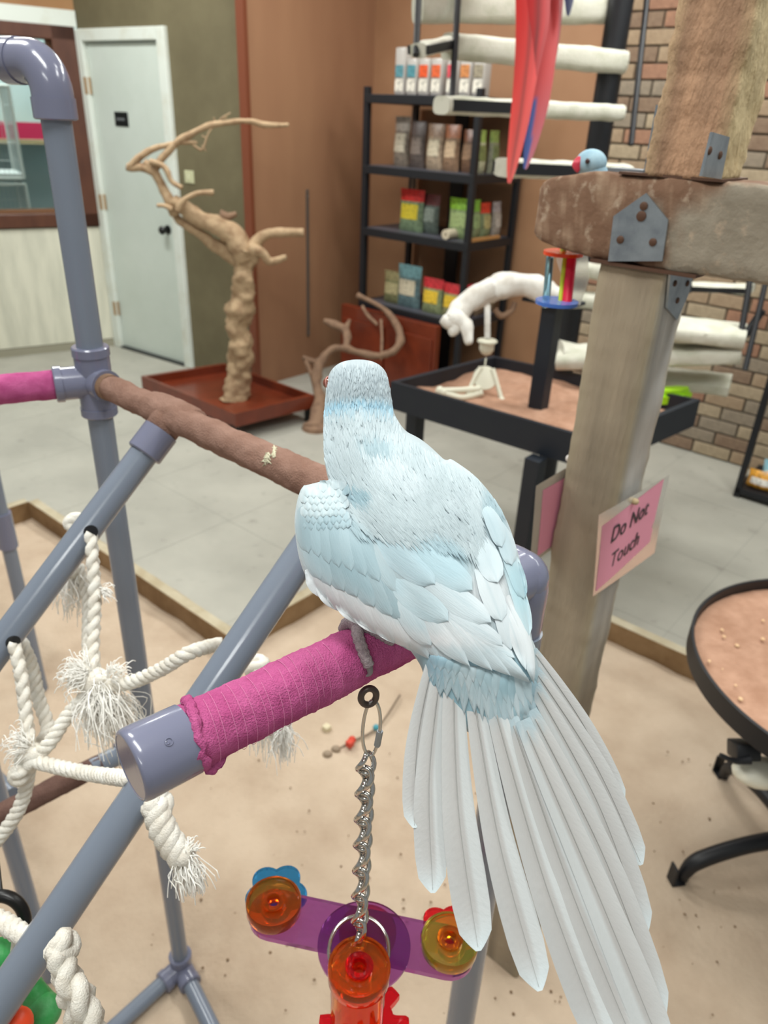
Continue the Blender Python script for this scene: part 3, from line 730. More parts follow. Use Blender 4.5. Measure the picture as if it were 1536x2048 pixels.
def rough_prism(p0,d,L,u,v,su,sv,n=40,amp=.002,fr=25,round_=.006,seed=0,taper=None):
    # rectangular rough bar; section in u,v, 24 verts round the section
    V=[];F=[];sec=[]
    for (cx_,cy_) in((0,0),(1,0),(1,1),(0,1)):
        nx=[(1,0),(0,1),(-1,0),(0,-1)]
        i=[(0,0),(1,0),(1,1),(0,1)].index((cx_,cy_)); d0=nx[i]
        for s in (.04,.2,.4,.6,.8,.96): sec.append((cx_*1.0+d0[0]*s,cy_*1.0+d0[1]*s))
    m_=len(sec)
    for i in range(n+1):
        t=i/n
        for (x,y) in sec:
            tp=taper(t,x,y) if taper else (x,y)
            q=p0+d*L*t+u*su*tp[0]+v*sv*tp[1]
            nn=noise.noise(q*fr+Vector((seed,0,0)))+.5*noise.noise(q*fr*3+Vector((seed,5,0)))
            V.append(q+(u*(tp[0]-.5)+v*(tp[1]-.5))*2*amp*nn)
    for i in range(n):
        for j in range(m_): F.append((i*m_+j,i*m_+(j+1)%m_,(i+1)*m_+(j+1)%m_,(i+1)*m_+j))
    F.append(tuple(range(m_))[::-1]);F.append(tuple(n*m_+j for j in range(m_)))
    return V,F
def sm_(x,a,b): t=min(1,max(0,(x-a)/(b-a))); return t*t*(3-2*t)
tf=thing('timber_frame','weathered square timber post carrying a cross beam and upper post on steel brackets','post',M1)
def vpost(V,n,front,right,edge,st,seed):
    cs=[]
    for i,p in enumerate(V):
        j=i%24; c=right if j>=18 else front
        if j>=18 and seed==0: f_=sm_(p.z,.75,1.1); c=tuple(x+(y-x)*f_ for x,y in zip((138,126,108),right))
        s_=noise.noise(Vector((p.dot(E1)*st+seed,p.dot(E2)*st,p.z*3)))+.6*noise.noise(Vector((p.dot(E1)*st*2.6+seed,p.dot(E2)*st*2.6,p.z*5)))
        c=tuple(x*(1-.22*max(-.4,min(1,s_))) for x in c)
        if j in(0,23,18,5,6): c=tuple(x+(y-x)*.5 for x,y in zip(c,edge))
        g=max(0,noise.noise(p*7+Vector((seed,0,0))))*.5; c=tuple(x+(y-x)*g for x,y in zip(c,(134,112,92)))
        cs.append(lin(tuple(min(250,max(0,x)) for x in c)))
    return cs
m_pv=M('post_wood',(160,150,130),.9,attr='Col',bump=1,bs=70,stretch=(2,2,.3))
V,F=rough_prism(M1,Z,zb0,-E1,E2,S,S,220,.0022,18); mb=MB(); mb.v=V;mb.f=F;mb.c=vpost(V,220,(146,133,114),(176,173,168),(170,158,132),34,0)
obj('post',mb,m_pv,tf,smooth='all',label='grey brown lower post')
# beam
L0=M1-E1*.20; 
def tb(t,x,y):
    a=t*1.1 # metres along
    k=1
    if a<.13: k=.5+.5*math.sqrt(max(0,1-((.13-a)/.13)**2)*.98+.02)
    return (.5+(x-.5)*(k*.8+.2),.5+(y-.5)*k-(1-k)*.08)
bV,bF=rough_prism(V3(L0.x,L0.y,zb0+.001),E1,1.1,E2,Z,S*1.02,.103,260,.003,22,seed=4,taper=tb)
mb=MB(); mb.v=bV; mb.f=bF
for i,p in enumerate(bV):
    a_=(i//24)/260*1.1; zz=(p.z-zb0)/.103; q=p*20
    k_=a_-.16-.10*max(0,zz-.55)*2.2-.05*noise.noise(q)-.03*noise.noise(q*2.7)
    f=sm_(k_,-.015,.03); fl_=max(0,noise.noise(p*70)+.5*noise.noise(p*150))*1.3
    br0=(122,92,72); ba=tuple(x+(y-x)*min(1,fl_) for x,y in zip(br0,(172,148,124)))
    gr=(158,148,132); st=.5+.5*noise.noise(Vector((p.dot(E1)*6,p.z*90,p.dot(E2)*40))); gr=tuple(x-26*st for x in gr)
    if zz>.8: gr=tuple(x+(y-x)*.7*max(0,noise.noise(p*14)+.2) for x,y in zip(gr,(126,92,66)))
    mb.c.append(lin(tuple(x+(y-x)*f for x,y in zip(ba,gr))))
m_beam2=M('weathered_beam_wood',(160,150,135),.9,attr='Col',bump=1,bs=90,col2=(178,158,136),vs=48,cut=(.58,.74))
obj('cross_beam',mb,m_beam2,tf,smooth='all',label='grey cross beam with a chewed rounded reddish brown end')
M2=M1+E1*.036
V,F=rough_prism(V3(M2.x,M2.y,zb0+.104),Z,1.3,-E1,E2,S,S,260,.004,30,seed=9); mb=MB(); mb.v=V;mb.f=F;mb.c=vpost(V,260,(172,136,108),(188,170,132),(190,168,130),40,7)
m_pv2=M('rough_post_wood',(170,140,110),.95,attr='Col',bump=2.5,bs=110,stretch=(1.5,1.5,.6))
obj('post',mb,m_pv2,tf,smooth='all',label='rough reddish upper post')
zk=zb0+.104
def holes(mb,pts,n,r=.0045):
    for p in pts: mb.lathe(p,n,[(r,0),(r,.0012),(r*.6,.0022)],14)
# pentagon plate on beam front face
fn=-E2
fp=M1-E2*.0045
def fpt(x,y): return pp(x,y,fp,E2)
pl=[fpt(*q) for q in((1218,522),(1229,432),(1294,386),(1338,440),(1326,522))]
def plate(name,pts,nrm,th,mat,parent):
    k=MB(); n=len(pts); k.add([p for p in pts]+[p+nrm*th for p in pts],[tuple(range(n)),tuple(range(n,2*n))[::-1]]+[(j,j+n,(j+1)%n+n,(j+1)%n) for j in range(n)])
    return obj(name,k,mat,parent,smooth=False)
br=plate('bracket',pl,fn,.003,m_steel,tf)
for i,(x,y,r) in enumerate(((1290,412,.005),(1285,432,.0062),(1243,479,.0048),(1308,484,.0048))):
    k=MB(); holes(k,[fpt(x,y)+fn*.003],fn,r); obj('bolt',k,m_rust,br)
# dark flange line under beam
k=MB(); k.box(V3(M1.x,M1.y,zb0-.003)-E1*(S+.012)-E2*.006,E1*(S+.05),E2*(S+.01),Z*.004); obj('flange',k,m_rust,tf,smooth=False)
k=MB(); k.box(V3(M1.x,M1.y,zk-.001)-E1*(S*.95),E1*(S*1.42),E2*(S+.0),Z*.003); obj('flange',k,m_rust,tf,smooth=False)
# bracket on right side of lower post
sp0=M1+E1*.0015
def spt(x,y): return pp(x,y,sp0,E1)
pl=[spt(*q) for q in((1338,534),(1385,540),(1372,590),(1350,640),(1330,615))]
br=plate('bracket',pl,E1,.003,m_steel,tf)
for (x,y) in((1345,566),(1370,566),(1350,600)):
    k=MB(); holes(k,[spt(x,y)+E1*.003],E1,.004); obj('bolt',k,m_rust,br)
sp1=M2+E1*.004
def spt2(x,y): return pp(x,y,sp1,E1)
pl=[spt2(*q) for q in((1398,352),(1420,264),(1454,274),(1438,358))]
br=plate('bracket',pl,E1,.003,m_steel,tf)
for (x,y) in((1413,301),(1434,310)):
    k=MB(); holes(k,[spt2(x,y)+E1*.003],E1,.0042); obj('bolt',k,m_rust,br)
# left strap behind upper post
k=MB(); q=M2-E1*(S+.006); k.box(V3(q.x,q.y,zk)+E2*.02,-E1*.003,E2*.04,Z*.075); k.box(V3(q.x,q.y,zk)+E2*.02,-E1*.05,E2*.04,Z*.004); obj('bracket',k,m_steel,tf,smooth=False)
# pink signs
def sign(name,lab,plane,n,outer,inner,text=None):
    t=thing(name,lab,'sign',pp(*outer[0],plane,n))
    lamp=[pp(x,y,plane,n) for x,y in outer]; pin=[pp(x,y,plane,n)+n*.0004 for x,y in inner]
    def quad(name,P,nrm,mat,th):
        k=MB(); V=[];F=[];N=8
        a,b,c,d=P # TL TR BR BL
        for s in(0,1):
            for i in range(N+1):
                for j in range(N+1):
                    u,v=i/N,j/N; q=a.lerp(b,u).lerp(d.lerp(c,u),v)
                    V.append(q+nrm*(th*s+.0015*math.sin(u*3+1)*math.sin(v*2)))
        for s in(0,1):
            o_=s*(N+1)**2
            for i in range(N):
                for j in range(N):
                    f=(o_+i*(N+1)+j,o_+(i+1)*(N+1)+j,o_+(i+1)*(N+1)+j+1,o_+i*(N+1)+j+1); F.append(f if s else f[::-1])
        k.add(V,F); return obj(name,k,mat,t,smooth=False)
    quad('laminate',lamp,n,m_lam,.0003); pg=quad('paper',pin,n,m_fsign,.0004)
    return t,pin,pg
pr=M1+E1*.008
sg,pin,pg=sign('notice_sign','pink laminated sign reading Do Not Touch on the wooden post','',0,0) if 0 else sign('notice_sign','pink laminated sign reading Do Not Touch on the right side of the wooden post',pr,E1,[(1197,1030),(1339,950),(1310,1106),(1184,1192)],[(1203,1052),(1327,958),(1300,1084),(1189,1182)])
a,b,c,d=pin; xa=(b-a).normalized(); ya=(xa.cross(E1)).normalized(); 
if ya.z<0: ya=-ya
for tx,pxy in (('Do Not',(1220,1088)),('Touch',(1218,1138))):
    cu=bpy.data.curves.new('lettering','FONT'); cu.body=tx; cu.size=.039; cu.extrude=.0002; cu.offset=.0002; cu.space_character=1.04
    tmp=bpy.data.objects.new('tmp_text',cu); C.objects.link(tmp); dg=bpy.context.evaluated_depsgraph_get(); me=bpy.data.meshes.new_from_object(tmp.evaluated_get(dg)); bpy.data.objects.remove(tmp)
    p0=pp(*pxy,pr+E1*.0024,E1)
    if xa.cross(ya).dot(E1)<0: pass
    V=[p0+xa*v.co.x*1.0+ya*v.co.y+E1*v.co.z for v in me.vertices]; F=[tuple(p.vertices) for p in me.polygons]
    obj('lettering',(V,F),m_ink,pg,smooth=False)
k=MB(); k.sphere(pp(1270,1003,pr+E1*.003,E1),.006,12,8,ax=(1,1,.8)); obj('pin',k,M('gold_tack',(176,156,120),.6),sg)
pl_=M1-E1*(S+.006)
sg2,pin2,_=sign('notice_sign','pink laminated sign on the left side of the wooden post, seen edge on',pl_,E1,[(1072,972),(1150,925),(1130,1080),(1058,1130)],[(1085,980),(1148,945),(1125,1075),(1072,1112)])
k=MB(); k.sphere(pp(1139,917,pl_,E1),.006,12,8); obj('pin',k,M('clear_tack',(220,214,210),.4),sg2)
# ============================================================ black sand tray table
zt_=.80
A=pz(781,763,zt_);B=pz(1198,882,zt_);Cc=pz(1401,799,zt_);Dd=pz(985,711,zt_)
st3=thing('sand_tray_table','black wooden tray table of peach sand behind the bird','tray table',V3((A.x+Cc.x)/2,(A.y+Cc.y)/2,0))
cen=(A+B+Cc+Dd)/4
def inset(p,d): 
    v=(cen-p);v.z=0; return p+v.normalized()*d
I=[inset(p,.028) for p in(A,B,Cc,Dd)]; O=[A,B,Cc,Dd]
names=('front','right','back','left')
for i in range(4):
    j=(i+1)%4; k=MB()
    o0,o1,i1,i0=O[i],O[j],I[j],I[i]
    V=[p-Z*.105 for p in(o0,o1,i1,i0)]+[Vector(p) for p in(o0,o1,i1,i0)]
    k.add(V,[(3,2,1,0),(4,5,6,7),(0,1,5,4),(1,2,6,5),(2,3,7,6),(3,0,4,7)]); obj('side_board',k,m_navy,st3,smooth=False)
k=MB(); k.add([p-Z*.1 for p in I]+[p-Z*.085 for p in I],[(3,2,1,0),(4,5,6,7),(0,1,5,4),(1,2,6,5),(2,3,7,6),(3,0,4,7)]); obj('tray_base',k,m_navy,st3,smooth=False)
V=[];F=[];N=26
for i in range(N+1):
    for j in range(N+1):
        u,v=i/N,j/N; q=I[0].lerp(I[1],u).lerp(I[3].lerp(I[2],u),v); e=min(u,v,1-u,1-v)
        V.append(q+Z*(-.052+.018*noise.noise(q*7)+.008*noise.noise(q*22)+.012*math.exp(-((u-.45)**2+(v-.6)**2)*6)))
for i in range(N):
    for j in range(N): F.append((i*(N+1)+j,(i+1)*(N+1)+j,(i+1)*(N+1)+j+1,i*(N+1)+j+1))
tag(obj('tray_sand',(V,F),m_tsand,smooth='all'),'peach coloured sand filling the black tray','sand',kind='stuff')
for (x,y) in((1061,930),(1200,960),(795,800)):
    k=MB(); q=pz(x,y,zt_-.1) if x!=1061 else pz(1061,925,zt_-.105)
    q=V3(q.x,q.y,0)
    if x==795: v=(cen-q);v.z=0;q=q+v.normalized()*.06
    elif x==1061: q=q+E2*.01
    else: q=V3(B.x,B.y,0)-E1*.05+E2*.03
    k.box(q-E1*.03-E2*.0,E1*.055,E2*.055,Z*(zt_-.1),.003); obj('leg',k,m_navy,st3,smooth=False)
# pole and bleached branch perch standing in tray
pq_=pz(1075,822,zt_-.06)
bp=thing('branch_perch','white bleached branch perch on a black post standing in the sand tray','perch',pq_)
ztp=zat(V3(pq_.x,pq_.y,0),606)
k=MB(); k.box(pq_-E1*.028-E2*.028-Z*.03,E1*.056,E2*.056,Z*(ztp-pq_.z+.03),.003); obj('post',k,m_navy,bp,smooth=False)
k=MB(); k.box(V3(pq_.x,pq_.y,ztp)-E1*.09-E2*.06,E1*.18,E2*.12,Z*.012,.003); obj('top_plate',k,m_navy,bp,smooth=False)
wb_=wof(V3(pq_.x,pq_.y,ztp)); 
k=MB(); w=wb_-.02
k.tube(smoothp([px(1130,600,w),px(1092,584,w),px(1050,568,w),px(1005,574,w),px(965,592,w),px(935,606,w)],7),[.03,.04,.036,.045,.036,.03],18,lump=.35,lf=14)
k.tube(smoothp([px(985,576,w-.02),px(940,600,w-.03),px(915,628,w-.04),px(903,645,w-.05)],6),[.036,.034,.036,.03],16,lump=.35,lf=14)
k.tube(smoothp([px(905,635,w-.05),px(930,652,w-.06),px(938,688,w-.07)],6),[.034,.032,.022,.010],14,lump=.3,lf=16)
k.tube(smoothp([px(915,630,w-.05),px(900,645,w-.055),px(884,636,w-.06)],5),[.03,.026,.014],12,jit=.05)
k.tube(smoothp([px(912,640,w-.05),px(906,660,w-.055),px(900,664,w-.06)],5),[.028,.022,.012],12,jit=.05)
obj('branch',k,m_wlog,bp,smooth='all',label='bleached white branch')
k=MB(); k.tube(smoothp([px(1030,605,w+.02),px(1022,622,w+.02),px(1002,632,w+.02),px(990,618,w+.02)],5),.010,10,jit=.2); obj('side_twig',k,m_javad,bp,smooth='all')
# hanging plastic figure toy
fg=thing('ring_figure_toy','cream plastic figure of discs sitting in the sand tray','bird toy',pz(965,792,zt_-.05))
m_cream=M('cream_plastic',(222,220,200),.4)
wf=wof(pz(965,792,zt_-.05))
k=MB(); k.tube([px(975,610,wf-.02),px(975,678,wf-.02)],.011,10); obj('cord',k,m_wlog,fg)
ctop=px(975,680,wf-.02); ax=Z
k=MB(); k.lathe(ctop,-Z,[(.004,-.004),(.036,0),(.038,.006),(.028,.014),(.028,.035),(.018,.052),(.006,.058)],24); obj('head_cup',k,m_cream,fg)
k=MB(); k.lathe(px(970,756,wf-.02)+(uw*.008),-uw,[(.003,0),(.044,0),(.046,.006),(.044,.014),(.003,.016)],28); obj('body_disc',k,m_cream,fg)
k=MB(); k.tube([px(972,716,wf-.02),px(970,730,wf-.02)],.003,6); obj('neck',k,m_cream,fg)
for P in ([(962,735),(945,765),(938,785)],[(985,738),(995,770),(1003,800)]):
    k=MB(); k.tube(smoothp([px(x,y,wf-.025) for x,y in P],5),[.010,.008,.009],10); k.sphere(px(*P[-1],wf-.025),.013,10,8); obj('arm',k,m_cream,fg)
for P in ([(965,785),(925,795),(885,785)],[(960,778),(920,780),(880,782)]):
    k=MB(); k.tube(smoothp([px(x,y,wf-.03) for x,y in P],5),[.013,.011,.013],10); k.sphere(px(*P[-1],wf-.03),.018,10,8); obj('leg',k,m_cream,fg)
gb=thing('lime_toy_shell','lime green plastic shell lying at the right end of the sand tray','toy',pz(1340,805,zt_-.04))
k=MB(); pts=[]
for i in range(48):
    t=2*math.pi*i/48; r=.055*(1+.08*math.cos(8*t)); pts.append((r*math.cos(t)*1.3,r*math.sin(t)))
c_=pz(1340,802,zt_-.04); k.prism(c_,ux,E2,Z,pts,.03); k.prism(c_+Z*.03,ux,E2,Z,[(x*.8,y*.8) for x,y in pts],.02)
obj('shell',k,M('lime_plastic',(160,215,30),.4),gb)
# acrylic tube toy under beam
at=thing('acrylic_tube_toy','acrylic toy with neon orange top disc and blue and red tubes','bird toy',px(1126,560,1.06))
w=1.06
kx=(px(1165,512,w)-px(1087,506,w)); rr_=kx.length/2
k=MB(); k.lathe(px(1126,510,w),Z,[(.003,0),(rr_,0),(rr_,.005),(.003,.005)],40); obj('round_plate',k,M('neon_orange_acrylic',(255,74,20),.2),at,label='neon orange disc')
k=MB(); k.lathe(px(1113,608,w),Z,[(.003,0),(rr_*1.08,0),(rr_*1.08,.005),(.003,.005)],40); obj('round_plate',k,M('blue_disc',(70,110,190),.2),at,label='blue disc')
for x0,x1,mt,r in ((1100,1092,a_cy,.0055),(1143,1133,M('red_tube',(220,40,70),.25),.0075),(1130,1120,M('yellow_tube',(200,215,60),.25),.0032)):
    k=MB(); k.tube([px(x0,514,w),px(x1,606,w)],r,18); k.tube([px(x1,606,w),px(x1,614,w)],r*1.1,18); obj('tube',k,mt,at)
k=MB(); k.tube([px(1126,508,w),px(1128,470,w),px(1128,440,w+.0)],.0045,10); obj('hanging_cord',k,M('yellow_cord',(205,220,90),.4),at)
k=MB(); V=[]; 
for th_ in(0,.002): V+= [px(x,y,w+.06+th_) for x,y in((1118,472),(1175,478),(1178,560),(1160,612),(1140,600),(1112,520))]
k.add(V,[(0,1,2,3,4,5),(11,10,9,8,7,6)]+[(j,j+6,(j+1)%6+6,(j+1)%6) for j in range(6)]); obj('clear_sheet',k,a_cl,at,smooth=False)
# ============================================================ round sand table
zr=.65
from mathutils import geometry
p1,p2,p3=pz(1433,1182,zr),pz(1382,1262,zr),pz(1500,1440,zr)
def circum(a,b,c):
    ax,ay,bx,by,cx_,cy_=a.x,a.y,b.x,b.y,c.x,c.y
    d=2*(ax*(by-cy_)+bx*(cy_-ay)+cx_*(ay-by))
    x=((ax*ax+ay*ay)*(by-cy_)+(bx*bx+by*by)*(cy_-ay)+(cx_*cx_+cy_*cy_)*(ay-by))/d
    y=((ax*ax+ay*ay)*(cx_-bx)+(bx*bx+by*by)*(ax-cx_)+(cx_*cx_+cy_*cy_)*(bx-ax))/d
    return V3(x,y,a.z)
cc=circum(p1,p2,p3); RR=(cc-p1).length
print('round table',cc,RR)
rtb=thing('round_sand_table','round black rimmed sand table on splayed black feet at the right','tray table',V3(cc.x,cc.y,0))
k=MB(); k.lathe(V3(cc.x,cc.y,zr-.05),Z,[(RR-.008,0),(RR,0),(RR,.048),(RR-.002,.05),(RR-.006,.05),(RR-.008,.048)],96,closed=True); obj('rim',k,m_black,rtb)
k=MB(); k.lathe(V3(cc.x,cc.y,zr-.052),Z,[(.01,0),(RR-.004,0),(RR-.004,.006),(.01,.006)],72); obj('tray_base',k,m_black,rtb)
V=[V3(cc.x,cc.y,zr-.03)];F=[];nr,ns=14,64
for i in range(1,nr+1):
    for j in range(ns):
        t=2*math.pi*j/ns; r=(RR-.009)*i/nr; x,y=cc.x+r*math.cos(t),cc.y+r*math.sin(t)
        V.append(V3(x,y,zr-.026+.008*noise.noise(V3(x*14,y*14,0))+.003*noise.noise(V3(x*40,y*40,0))))
for j in range(ns):
    F.append((0,1+j,1+(j+1)%ns))
    for i in range(nr-1): F.append((1+i*ns+j,1+(i+1)*ns+j,1+(i+1)*ns+(j+1)%ns,1+i*ns+(j+1)%ns))
tag(obj('tray_sand',(V,F),m_tsand,smooth='all'),'peach sand filling the round black table','sand',kind='stuff')
k=MB()
for i in range(70):
    t=R_.uniform(0,6.28);r=RR*.95*math.sqrt(R_.random()); k.sphere(V3(cc.x+r*math.cos(t),cc.y+r*math.sin(t),zr-.02),R_.uniform(.002,.005),6,4,ax=(1,1.3,.6))
tag(obj('seed_husks',k,M('pale_husk',(226,190,150),.8)),'pale seed husks scattered on the round sand table','seed husks',kind='stuff')
k=MB(); k.tube([V3(cc.x,cc.y,.05),V3(cc.x,cc.y,zr-.05)],.03,20); obj('pedestal',k,m_black,rtb)
ft=pz(1368,1752,.03); fd=(ft-V3(cc.x,cc.y,0));fd.z=0
for i in range(4):
    mtx=Matrix.Rotation(i*math.pi/2,3,'Z'); d=mtx@fd; e=V3(cc.x,cc.y,0)+d; dn_=d.normalized()
    k=MB(); P=smoothp([V3(cc.x,cc.y,.13),V3(cc.x,cc.y,.12)+d*.5,V3(cc.x,cc.y,.085)+d*.9,e+Z*.045,e+Z*.02],6); k.tube(P,[.022,.02,.02,.016,.012],12); 
    lg=obj('leg',k,m_black,rtb); k=MB(); k.box(e-dn_.cross(Z)*.015+Z*.012+dn_*.03,dn_.cross(Z)*.03,dn_*.006,Z*.06,.002); k.box(e-dn_.cross(Z)*.015+Z*.012,dn_.cross(Z)*.03,dn_*.03,Z*.006); obj('foot_clip',k,m_black,lg,smooth=False)
sc=thing('hanging_scoop','white plastic scoop with a black clamp under the round table','scoop',pz(1520,1540,.3))
k=MB(); k.sphere(px(1520,1545,1.55),.045,16,10,ax=(1.3,.9,.6)); obj('bowl',k,M('white_plastic',(225,222,205),.4),sc,smooth='all')
k=MB(); k.tube(smoothp([px(1500,1520,1.5),px(1470,1522,1.5),px(1440,1510,1.5)],4),[.01,.006,.005],8); k.box(px(1475,1490,1.5),ux*.05,uw*.05,uy*.035,.004); obj('clamp',k,m_black,sc)
# ============================================================ black metal rack at far right
rk=thing('black_rack','black metal rack standing at the right edge before the brick wall','rack',pz(1470,985,0))
q=pz(1470,975,.05); q=V3(q.x,q.y,0)
f2=q+E1*.0
k=MB(); k.box(q,E1*.03,E2*.03,Z*1.5,.002); obj('post',k,m_black,rk,smooth=False)
k=MB(); k.box(q+E1*.9,E1*.03,E2*.03,Z*1.5,.002); obj('post',k,m_black,rk,smooth=False)
k=MB(); k.box(q+Z*.02,E1*.9,E2*.4,Z*.035,.003); obj('shelf',k,m_black,rk,smooth=False)
k=MB(); k.box(q+Z*1.47,E1*.9,E2*.4,Z*.03,.003); obj('shelf',k,m_black,rk,smooth=False)
# ============================================================ bags
def pouch(lab,grp,p,w,h,d,face,top,mid,low,clear=False,name='treat_bag',yaw=None):
    # p: bottom centre; face: outward direction
    t=thing(name,lab,'bag' if name=='treat_bag' else 'tub',p,group=grp); f=Vector(face).normalized(); s=f.cross(Z).normalized(); s=-s
    def band(nm,u0,u1,v0,v1,mat,off=0,full=True):
        V=[];F=[];N=8;Mv=6
        for side in ((1,-1) if full else (1,)):
            b0=len(V)
            for j in range(Mv+1):
                for i in range(N+1):
                    u=u0+(u1-u0)*i/N; v=v0+(v1-v0)*j/Mv
                    th=d/2*(max(0,1-abs(2*u-1)**2.5)**.5)*(1-max(0,(v-.25)/.75)**2*.97)*(min(1,.55+v*3))
                    V.append(p+s*(u-.5)*w*(1-.06*math.sin(v*math.pi))+Z*v*h+f*(side*th+off*side))
            for j in range(Mv):
                for i in range(N):
                    q=(b0+j*(N+1)+i,b0+j*(N+1)+i+1,b0+(j+1)*(N+1)+i+1,b0+(j+1)*(N+1)+i); F.append(q if side==1 else q[::-1])
        return obj(nm,(V,F),mat,t,smooth='all')
    band('header',0,1,.72,1,top); band('pouch_body',0,1,0,.72,low)
    band('label_panel',.14,.86,.3,.66,mid,.002,False)
    return t
PM={}
def pm(c,r=.3):
    if c not in PM: PM[c]=M('print_%02x%02x%02x'%c,c,r,col2=tuple(int(x*.75) for x in c),vs=60,cut=(.5,.62))
    return PM[c]
# orange bag on rack
for lab,x,y,w,h,c in (('blue and white bag on the rack shelf at right edge',1530,965,.16,.14,(150,200,215)),('orange bag lying on the rack shelf at right edge',1505,972,.14,.09,(226,160,50))):
    qq=q+E1*((x-1470)*.0022+.02)+Z*.056-E2*-.08+ (E2*.05 if c[0]<200 else Vector((0,0,0)))
    pouch(lab,None,qq,w,h,.08,-E2,pm(c),pm((230,225,215)),pm(c))
# ============================================================ shelving unit
SF=V3(-.235,5.02,0); SL=.84; SD=.5
su=thing('shelving_unit','black metal shelving unit of bird supplies against the brown wall','shelving',SF+E1*SL/2)
for a in(0,SL-.035):
    for b in(0,SD-.035): k=MB(); k.box(SF+E1*a+E2*b,E1*.035,E2*.035,Z*1.82,.002); obj('upright',k,m_black,su,smooth=False)
zs=(1.78,1.40,1.04,.58,.08)
for z in zs:
    k=MB(); k.box(SF+E1*.003+Z*(z-.045)-E2*.002,E1*(SL-.006),E2*.004+E2*(SD-.004),Z*.045,.002); obj('shelf_board',k,m_black,su,smooth=False)
    k=MB(); k.box(SF+E1*.03+E2*.02+Z*(z-.0005),E1*(SL-.06),E2*(SD-.04),Z*.003); obj('shelf_liner',k,M('grey_liner',(76,76,84),.4),su,smooth=False)
k=MB(); k.box(SF+E1*.33+E2*(SD-.02),E1*.1,E2*.012,Z*1.75); obj('centre_strap',k,m_black,su,smooth=False)
k=MB(); k.box(SF+E1*.04+E2*(SD-.06)+Z*1.02,E1*.03,E2*.02,Z*.3); obj('corner_strip',k,M('grey_strip2',(130,120,108),.6),su,smooth=False)
def sp_(a,b,z): return SF+E1*a+E2*b+Z*z
FD=-E2
lid=[(90,140,150),(84,140,150),(220,90,50),(214,100,60),(210,80,90),(196,130,80),(150,140,120)]
nm_=['grey lidded','teal labelled','orange labelled','dull orange labelled','rose labelled','tan labelled','grey labelled']
for i in range(7):
    a=.22+i*.088+(.02 if i>3 else 0); t=thing('treat_tub','%s clear treat tub on the top shelf, %s from the left'%(nm_[i],('first','second','third','fourth','fifth','sixth','seventh')[i]),'tub',sp_(a,.1,zs[0]+.003),group='clear tubs on the top shelf')
    hh=.235 if i==0 else .18; ww=.072
    k=MB(); k.box(sp_(a-ww/2,.06,zs[0]+.003),E1*ww,E2*.07,Z*hh,.008); obj('tub_body',k,M('cloudy_clear',(206,202,196),.15,trans=.35) if i==0 else bpy.data.materials['cloudy_clear'],t)
    k=MB(); k.box(sp_(a-ww*.4,.056,zs[0]+.02),E1*ww*.8,E2*.004,Z*.06,.001); obj('lower_label',k,pm((226,220,206)),t,smooth=False)
    k=MB(); k.box(sp_(a-ww*.4,.056,zs[0]+.09),E1*ww*.8,E2*.004,Z*.06,.001); obj('upper_label',k,pm(lid[i]),t,smooth=False)
bags=[ # a,b,z idx, w,h, top,mid,low, label
(.20,.14,1,.12,.27,(150,140,130),(190,180,160),(128,116,104),'tan treat bag at the left of the second shelf'),
(.34,.12,1,.11,.25,(96,86,84),(120,108,100),(90,80,76),'dark clear bag second on the second shelf'),
(.47,.12,1,.12,.24,(150,124,104),(196,184,160),(170,150,128),'clear bag with pale label in the middle of second shelf'),
(.59,.12,1,.11,.24,(168,110,80),(196,170,140),(150,120,96),'clear bag with orange header on the second shelf'),
(.70,.14,1,.10,.22,(130,84,62),(150,120,96),(120,90,70),'brown bag beside the right upright on the second shelf'),
(.31,.13,2,.19,.24,(190,44,40),(216,196,60),(120,140,110),'red topped treat bag on the third shelf'),
(.42,.17,2,.15,.22,(110,60,60),(140,150,140),(100,112,104),'dull red bag behind the red topped bag on third shelf'),
(.68,.14,2,.18,.22,(140,190,60),(170,190,130),(150,170,120),'lime green bag in the middle of the third shelf'),
(.20,.12,3,.16,.2,(150,140,100),(170,160,120),(120,120,84),'olive bag at the left of the fourth shelf'),
(.34,.11,3,.19,.26,(110,150,155),(200,190,165),(96,120,124),'teal bag with cream label on the fourth shelf'),
(.54,.10,3,.16,.21,(206,56,62),(222,186,60),(140,150,110),'left red and yellow bag of the fourth shelf pair'),
(.70,.10,3,.16,.20,(206,56,62),(222,186,60),(150,150,110),'right red and yellow bag of the fourth shelf pair')]
for a,b,zi,w,h,c1_,c2_,c3_,lab in bags:
    pouch(lab,'bags on the shelving unit',sp_(a,b+.0,zs[zi]+.003),w,h,.07,FD,pm(c1_),pm(c2_),pm(c3_))
side=[(.08,1,.14,.22,(150,176,90),(120,130,80),(180,180,150),'green bag on the side of the second shelf'),(.22,1,.12,.22,(130,150,80),(110,120,80),(130,130,110),'dark green bag on the side of the second shelf'),
(.09,2,.13,.22,(120,170,60),(140,160,110),(120,130,96),'green bag on the side of the third shelf'),(.2,2,.13,.2,(200,60,40),(170,160,110),(120,130,96),'red topped bag on the side of the third shelf'),(.32,2,.11,.2,(160,150,150),(180,170,160),(150,140,130),'grey bag on the side of the third shelf'),
(.10,3,.13,.2,(196,50,70),(170,120,100),(120,100,80),'rose red bag on the side of the fourth shelf'),(.23,3,.13,.2,(200,50,60),(150,140,100),(120,100,80),'red bag on the side of the fourth shelf'),(.35,3,.12,.2,(190,50,60),(150,140,100),(120,100,80),'far red bag on the side of the fourth shelf')]
for b,zi,w,h,c1_,c2_,c3_,lab in side:
    pouch(lab,'bags on the shelving unit',sp_(SL-.075,b+.06,zs[zi]+.003),w*.8,h,.06,E1,pm(c1_),pm(c2_),pm(c3_))
